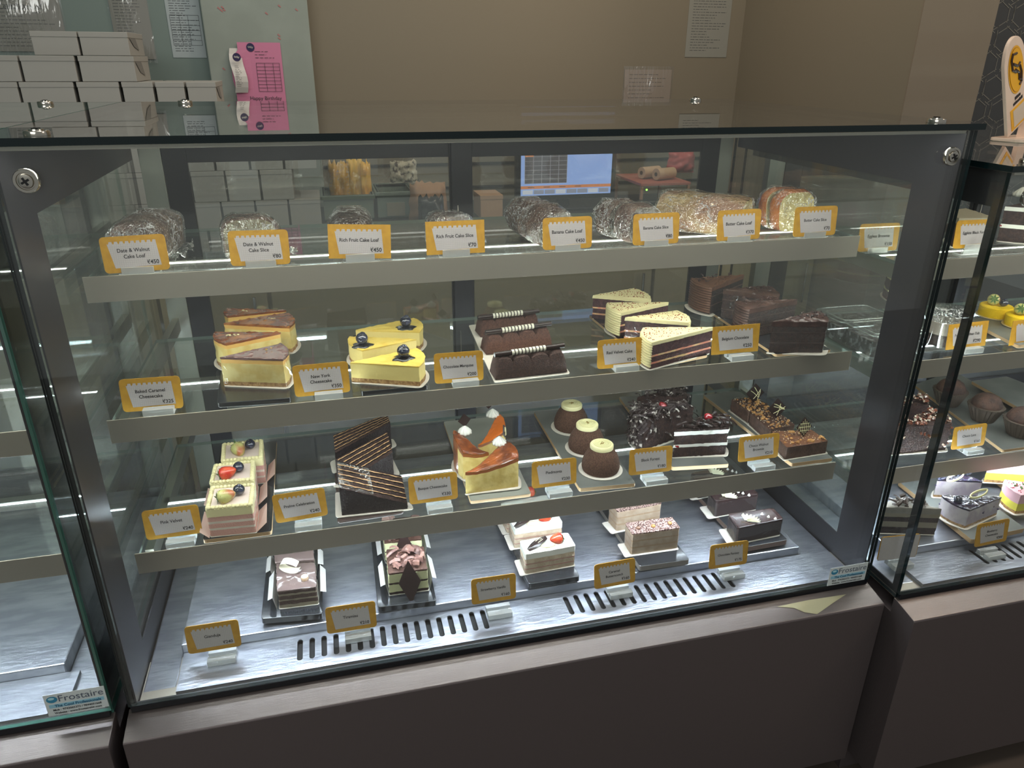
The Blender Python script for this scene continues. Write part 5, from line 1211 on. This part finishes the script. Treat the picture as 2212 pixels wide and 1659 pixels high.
def butterscotch(px, label, seed, dots):
    h = .043; c = blockcake(px, Z4+h, Z4, label, gK, [(0, .012, 0, 0), (.012, .015, 1, 0), (.015, .026, 0, 0), (.026, .029, 1, 0), (.029, h-.002, 0, 0), (h-.002, h, 2, -.0004)], [TAN, TANL, SPECK], 2, seed, .0004, .0004, .0012, .002)
    scatter(c, 'sprinkles', SPECK, 160, h+.0012, .0011, .98, .0008, seed)
    q = MB()
    for d in dots:
        f = c.rel(G(*d, Z4+h+.003)); q.ball((f[0], f[1], h+.003), .0042, 0, 12, (1, 1, .75))
    c.part('caramel_bead', q, cm('caramel_bead', (206, 150, 82), .15, coat=1., rgb2=(120, 84, 70), cs=60), smooth=True)
    c.film(h*.9, .0010); c.card(.007, CAKEB, r=.012, shift=(-.006, -.002)); return c
butterscotch([(1335, 1105), (1429, 1087), (1413, 1066), (1316, 1085)], 'rear caramel butterscotch cake with pink-brown sprinkles', 1, [(1344, 1090), (1378, 1087), (1408, 1081)])
butterscotch([(1366, 1154), (1469, 1140), (1451, 1117), (1351, 1130)], 'front caramel butterscotch cake with three caramel beads', 2, [(1379, 1140), (1411, 1136), (1447, 1130)])
gH = 'chocolate fantasy cakes'
def fantasy(px, label, seed, fan, dots, rear=False):
    h = .034; c = blockcake(px, Z4+h, Z4, label, gH, [(0, h, 0, 0)], [CHGLZ], 0, seed, .0002, .0, .0, .003)
    q = MB()
    for d in dots:
        f = c.rel(G(*d, Z4+h+.002)); q.lathe([(.0026, 0), (.0029, .001), (.0018, .003), (.0003, .0052)], (f[0], f[1], h), 10)
    c.part('white_drops', q, WHITEC, smooth=True)
    if fan:
        b = c.rel(G(*fan, Z4+h+.006)); q = MB(); n = 26; v = []
        for j in range(n+1):
            a = -.25+2.2*j/n; 
            for r_ in (.003, .010, .019*(1+.10*math.sin(j*1.9))):
                v.append((r_*math.cos(a)*1.25, r_*math.sin(a)*.62, (.0016*math.sin(j*1.9)+.006*(r_/.024))))
        q.add(v, [(j*3+i, j*3+i+1, (j+1)*3+i+1, (j+1)*3+i) for j in range(n) for i in range(2)])
        q.xf(Matrix.Translation((b[0]-.010, b[1]-.003, h+.001)) @ Matrix.Rotation(-.5, 4, 'Z') @ Matrix.Rotation(.35, 4, 'X')); c.part('white_chocolate_fan', q, cm('fan_white', (236, 232, 196), .4), smooth=True)
    c.film(h*.9, .001); c.card(.007, CAKEB, r=.006, shift=(-.008, 0)); return c
fantasy([(1510, 1045), (1600, 1028), (1580, 1005), (1492, 1022)], 'rearmost chocolate fantasy cake seen through the third shelf', 1, (1545, 1016), [(1572, 1013), (1582, 1017), (1590, 1020)])
fantasy([(1548, 1084), (1640, 1068), (1620, 1048), (1530, 1062)], 'middle chocolate fantasy cake with a white fan and drops', 2, (1572, 1066), [(1582, 1059), (1595, 1062), (1605, 1065), (1618, 1069)])
fantasy([(1594, 1141), (1693, 1121), (1670, 1097), (1573, 1110)], 'front chocolate fantasy cake with a white chocolate fan and three drops', 3, (1620, 1117), [(1646, 1110), (1660, 1116), (1675, 1120)])
# ------------------------------------------------------------------ goods in the right case
def at3(px, py, z): p = P(px, py, z); return p
# clear tubs
def tub(px, label, seed):
    z0 = RS2+.0006; p = P(*px, z0); t = thing('plastic_tub', label, 'dessert tub', (p.x, p.y, z0), 0, 'clear rectangular dessert tubs'); w, d, h = .058, .043, .040
    o = [(-w, -d), (w, -d), (w, d), (-w, d)]; i_ = roundc([(x*.94, y*.93) for x, y in o], .012); o = roundc(o, .014)
    mk('dessert', MB().prism(i_, .001, h*.72), [cm('tub_dessert', (56, 48, 52), .5, bump=.6, bs=60, rgb2=(150, 148, 152), cs=90, lo=.5, hi=.62)], t)
    n = len(o); mb = MB(); mb.add([(x*.94, y*.94, .0002) for x, y in o]+[(x, y, h) for x, y in o], [(i, (i+1) % n, n+(i+1) % n, n+i) for i in range(n)]); mk('tub_wall', mb, FILM, t, smooth='auto')
    mb = MB(); mb.prism(o, h+.0012, h+.0018); l_ = mk('lid', mb, FILM, t)
    mb = MB()
    for s, z in ((1.02, h+.0010), (.90, h+.0040)):
        pts = [(x*s, y*s, z) for x, y in o]; pts.append(pts[0]); mb.tube(pts, .0016, 0, 6, False)
    mk('lid_rim', mb, clear('rim_clear', (.9, .93, .93), .35, rough=.12, white=.18), l_, smooth=True)
tub((1838, 722), 'rear clear rectangular dessert tub seen through the side glass', 1)
tub((1905, 752), 'front clear rectangular dessert tub seen through the side glass', 2)
# round jar
p = P(2030, 742, RS2+.0006); t = thing('dessert_jar', 'round clear dessert jar with dark base and domed lid, between the glass edges', 'jar', p)
jd = lambda r0, z0, z1: [(r0, z0), (r0*1.02, z1), (.001, z1)]
mk('dark_layer', MB().lathe(jd(.028, .002, .024), n=24), CHOC, t, smooth='auto'); mk('cream_layer', MB().lathe(jd(.0295, .0242, .046), n=24), cm('jar_cream', (176, 160, 146), .6), t, smooth='auto')
mk('jar_wall', MB().lathe([(.030, .0004), (.033, .048), (.034, .050)], n=28), clear('jar_clear', (.94, .96, .96), .15, rough=.05), t, smooth='auto')
mk('lid', MB().lathe([(.035, .049), (.035, .054), (.033, .066), (.026, .072), (.001, .074)], n=28), CLING, t, smooth='auto')
# mango cakes
MANGO = cm('mango_velvet', (250, 206, 20), .8, bump=.5, bs=500)
gY = 'round yellow mango cakes'
board('grey slate board under the round yellow cakes', [G(2092, 690, RS2+.008), G(2200, 745, RS2+.008), G(2420, 720, RS2+.008), G(2300, 660, RS2+.008)], RS2, .0075, SLATE, WOODE)
def mango(px, label):
    z0 = RS2+.0095; p = P(*px, z0); t = thing('round_cake', label, 'mousse cake', (p.x, p.y, z0), 0, gY)
    mk('cake_body', MB().lathe([(.030, 0), (.0305, .002), (.0305, .019), (.029, .0205), (.001, .0207)], n=30), MANGO, t, smooth='auto')
    class c_: pass
    c = c_(); c.part = lambda n_, mb, m, **k: mk(n_, mb, m, t, **k)
    strawberry(c, (-.006, .006, .031), .0115, True, (.2, -1.2, .6)); blueberry(c, (.004, -.010, .0285), .0085)
    mk('cake_board', MB().lathe([(.034, -.0014), (.034, -.0003), (.001, -.0003)], n=28), cm('gold_card', (214, 196, 150), .4, .3), t)
mango((2148, 680), 'rear round yellow cake topped with a strawberry and a blueberry')
mango((2206, 702), 'front round yellow cake at the right picture edge')
# top shelf of the right case
def rslice(px, h, z0, label, mats, bands, seed, group=None, top=None, film=False, name='cake_slice', bulge=.14, card=True, tn=.001):
    w = [G(*p, z0+h) for p in px]; out = wedge(*w, bulge=bulge); c = Cake(name, label, out, z0, group); mb = MB(); stack(mb, c.out, bands, .0008, top=top, tn=tn, seed=seed); c.part('cake_body', mb, mats, smooth='auto')
    if film: c.film(h*.95)
    if card: c.card(.006)
    return c
h = .062
c = rslice([(2172, 446), (2290, 455), (2280, 425)], h, RS1+.002, 'eggless Black Forest slice in the top right case with a white cream swirl', [CHOC, WHITEC], [(0, .024, 0, .0003), (.024, .031, 1, -.0004), (.031, .055, 0, .0003), (.055, h, 1, -.0003)], 3, top=0)
f = c.rel(G(2205, 425, RS1+h)); rosette(c, (f[0], f[1], h), .014); scatter(c, 'cherry_filling', CHERRY, 10, .026, .003, 1.02, .003, 2)
c = rslice([(2150, 470), (2072, 472), (2086, 450)], .05, RS1+.002, 'dark chocolate slice behind the eggless Black Forest tag', [CHOC, GREYCR], [(0, .04, 0, 0), (.04, .05, 1, 0)], 5, top=1)
# top shelf: flat clear lids and brownies behind the side glass
for k, (px, lab) in enumerate((((2000, 500), 'flat clear container lid on the top shelf of the right case'),)):
    p = P(*px, RS1+.001); t = thing('clear_container', lab, 'container', p); o = roundc([(-.05, -.04), (.05, -.04), (.05, .04), (-.05, .04)], .01)
    mk('body', MB().prism(o, .0, .022), FILM, t); mk('rim', MB().tube([(x*1.02, y*1.02, .023) for x, y in o]+[(o[0][0]*1.02, o[0][1]*1.02, .023)], .0013, 0, 6, False), MATS['rim_clear'], t)
    mk('brownie', MB().box(-.035, .035, -.025, .025, .001, .018), CHOCM, t, bevel=.003)
# red velvet style slice and a white-topped jar cake on the second shelf, seen at the frame edge
c = rslice([(2010, 600), (1925, 600), (1935, 580)], .05, RS2+.001, 'cream cake slice with red crumbs beside the dark right frame', [REDV, IVORY], [(0, .018, 0, 0), (.018, .022, 1, 0), (.022, .045, 0, 0), (.045, .05, 1, -.0006)], 8, top=1)
scatter(c, 'red_crumbs', REDSP, 60, .0505, .0009, .85, .0008, 4)
# muffins
gU = 'chocolate lava muffins in paper cups'
board('grey slate board under the lava muffins', [G(1975, 830, RS3+.008), G(2175, 976, RS3+.008), G(2330, 950, RS3+.008), G(2060, 800, RS3+.008)], RS3, .0075, SLATE, WOODE)
board('empty grey slate board on the third shelf of the right case', [G(2098, 822, RS3+.03), G(2300, 935, RS3+.03), G(2420, 905, RS3+.03), G(2175, 812, RS3+.03)], RS3+.0215, .008, SLATE, WOODE)
for k, (px, lab) in enumerate((((2046, 872), 'rear chocolate lava muffin, half behind the dark glass edge'), ((2122, 906), 'middle chocolate lava muffin in a brown pleated paper cup'), ((2200, 938), 'chocolate lava muffin at the right picture edge'))):
    z0 = RS3+.0085; p = P(*px, z0); t = thing('muffin', lab, 'muffin', (p.x, p.y, z0), k*.7, gU)
    mk('paper_cup', MB().lathe([(.021, 0), (.0285, .018), (.035, .034)], n=72, wob=lambda q, z: 1+.035*math.sin(q*24)), cm('paper_cup', (88, 76, 66), .7), t)
    mk('muffin_top', MB().lathe([(.019, .002), (.026, .018), (.0295, .032), (.0285, .042), (.023, .051), (.013, .0575), (.001, .0590)], n=28, wob=lambda q, z: 1+.04*noise.noise(Vector((math.cos(q)*2, math.sin(q)*2, z*60+k)))), cm('muffin_brown', (92, 66, 54), .75, bump=.8, bs=200, rgb2=(64, 46, 40), cs=50), t, smooth='auto')
# nutty chocolate slices, third shelf
blackforest([(1915, 878), (2008, 876), (1990, 856)], .058, 'tall nut-crumble chocolate slice between the dark glass edges, rear one', 11, 60, None, True, .012, z0=RS3+.002, group='nut crumble slices', powder=False)
blackforest([(1935, 925), (2058, 915), (2010, 885)], .058, 'front nut-crumble chocolate slice between the dark glass edges', 12, 80, None, True, .012, z0=RS3+.002, group='nut crumble slices', powder=False)
# floor of the right case
ZR = .4812
LAV = cm('blueberry_cheese', (206, 196, 196), .6, sss=.1, bump=.2, bs=150, rgb2=(178, 164, 178), cs=40)
BJ = cm('blueberry_jam', (44, 28, 44), .1, coat=1., bump=1., bs=160, rgb2=(30, 34, 60), cs=60)
RFB = .4686
board('grey board with wooden edge under the blueberry cheesecakes', [G(1940, 1038, ZR-.001), G(2100, 1165, ZR-.001), G(2215, 1140, ZR-.001), G(2040, 1010, ZR-.001)], RFB, .011, SLATE, WOODE)
board('pale board under the pink and yellow cheesecakes', [G(2150, 1035, ZR-.001), G(2300, 1130, ZR-.001), G(2420, 1100, ZR-.001), G(2270, 1010, ZR-.001)], RFB, .011, cm('pale_board2', (170, 168, 156), .4), WOODE)
def blueb(px, label, seed, loop, bb):
    h = .040; c = rslice(px, h, ZR, label, [CRUST, LAV, BJ], [(0, .005, 0, 0), (.005, h-.003, 1, 0), (h-.003, h, 2, -.0003)], seed, 'blueberry cheesecake slices', 2, film=True, tn=.003)
    scatter(c, 'berry_bits', cm('berry_bits', (60, 52, 84), .6), 14, .012, .0028, 1.02, .016, seed)
    a = c.rel(G(*loop, ZR+h+.012)); q = MB(); pts = []
    for j in range(25):
        s = j/24*2*math.pi; pts.append((.017*math.cos(s)*(1-.0*s), .007*math.sin(s)*(1.3 if s > 3.1 else 1)*abs(math.sin(s/2))**.3, .006*math.cos(s)))
    for dz in (0, .0022): q.tube([(x+a[0], y+a[1], z+h+.009+dz) for x, y, z in pts], .0013, 0, 6)
    c.part('white_chocolate_loop', q, IVORYC, smooth=True)
    b = c.rel(G(*bb, ZR+h+.006)); blueberry(c, (b[0], b[1], h+.005), .008)
blueb([(2122, 1040), (2026, 1036), (2060, 1016)], 'rear blueberry cheesecake slice with a coiled white chocolate ribbon', 1, (2064, 1028), (2090, 1018))
blueb([(2164, 1074), (2095, 1102), (2035, 1070)], 'front blueberry cheesecake slice with a large white chocolate loop', 2, (2115, 1064), (2070, 1078))
LEM = cm('lemon_bright', (232, 220, 90), .55, sss=.1); PKM = cm('pink_mousse', (224, 178, 186), .55, sss=.1)
def pinky(px, label, seed):
    h = .042; c = rslice(px, h, ZR, label, [CRUST, LEM, PKM], [(0, .006, 0, 0), (.006, .022, 1, 0), (.022, h, 2, -.0002)], seed, 'pink and yellow mousse slices', 2, tn=.001)
    scatter(c, 'red_crumbs', cm('red_bits', (190, 40, 60), .6), 60, h+.001, .0013, .85, .001, seed, amp=.3); scatter(c, 'green_bits', LEAF, 12, h+.002, .002, .5, .001, seed+1)
pinky([(2260, 1010), (2136, 1003), (2180, 985)], 'rear pink and yellow slice at the right picture edge', 1)
pinky([(2330, 1060), (2205, 1070), (2170, 1036)], 'front pink and yellow slice scattered with red crumbs', 2)
# tall chocolate cream slice by the glass edge on the floor
c = rslice([(2034, 1100), (1908, 1096), (1945, 1075)], .056, ZR-.012, 'tall chocolate slice with pale cream layer behind the glass edge', [CHOC, GREYCR, cm('ash_frosting', (150, 144, 134), .6, bump=.5, bs=120)], [(0, .014, 0, 0), (.014, .026, 1, 0), (.026, .036, 0, 0), (.036, .044, 1, 0), (.044, .056, 2, 0)], 9, top=2, film=True)
curls(c, 26, .057, .018, 3, cm('brown_choc', (74, 60, 54), .35), .8, w=.006)
# menu stand on the right case
p = P(2200, 303, 1.1585); t = thing('menu_stand', 'white rounded menu stand with a yellow oval badge on the right case', 'stand', (p.x, p.y, 1.1585), .35)
TL = (-.06, -.52, 0)
W = .036; H = .160; o = []
for i in range(25):
    q = math.pi*i/24; o.append((W*.86*math.cos(q), H-.046+.046*math.sin(q)))
o += [(-W, 0), (W, 0)]; n = len(o); zb = .028; mb = MB(); mb.add([(x, -.003, z+zb) for x, z in o]+[(x, .003, z+zb) for x, z in o], [tuple(range(n-1, -1, -1)), tuple(range(n, 2*n))]+[(i, (i+1) % n, n+(i+1) % n, n+i) for i in range(n)])
mb.m = [0]*len(mb.f); ob = mk('panel', mb, cm('stand_white', (232, 206, 186), .35), t, bevel=.001); ob.rotation_euler = TL
def oval(rx, rz, z, y, mi, mb): mb.add([(rx*math.cos(6.2832*i/32), y, z+rz*math.sin(6.2832*i/32)) for i in range(32)], [tuple(range(32))], mi)
mb = MB(); zc = zb+.104; oval(.0225, .041, zc, -.0036, 0, mb); oval(.0200, .038, zc, -.0040, 2, mb); oval(.0192, .037, zc, -.0043, 0, mb)
for pts in ([(-.013, .030), (-.008, .041), (.003, .036)], [(-.013, .030), (-.012, .008), (-.002, -.004)], [(-.009, .020), (.004, .006), (.011, .010)], [(-.004, .004), (.006, -.010), (.005, -.024), (.011, -.030)], [(.010, .004), (.013, -.012), (.011, -.034), (.005, -.038)]): mb.tube([(x, -.0046, z*.76+zc) for x, z in pts], .0022, 1, 5)
mk('yellow_badge', mb, [cm('badge_yellow', (240, 176, 30), .35), cm('badge_brown', (60, 36, 24), .4), cm('badge_edge', (200, 130, 20), .4)], t).rotation_euler = TL
mb = MB(); rr = random.Random(5)
for z, x0 in ((.054, -.008), (.046, -.014)):
    x = x0
    while x < -x0: l = rr.uniform(.0012, .0026); mb.box(x, x+l, -.0036, -.0031, zb+z-.0, zb+z+rr.uniform(.004, .0055)); x += l+.0008
mk('small_print', mb, TINK, t).rotation_euler = TL
mb = MB(); mb.box(-.024, .026, -.0038, -.0031, zb+.004, zb+.042, 0).box(-.017, .020, -.0042, -.0038, zb+.008, zb+.038, 1); mk('yellow_square', mb, [MATS['badge_yellow'], cm('square_pale', (214, 196, 176), .5)], t).rotation_euler = TL
mk('neck', MB().box(-.004, .024, -.004, .004, .005, .040), MATS['stand_white'], t)
mk('foot', MB().prism(roundc([(-.05, -.028), (.05, -.028), (.05, .028), (-.05, .028)], .012), .0002, .0055), MATS['stand_white'], t, bevel=.001)
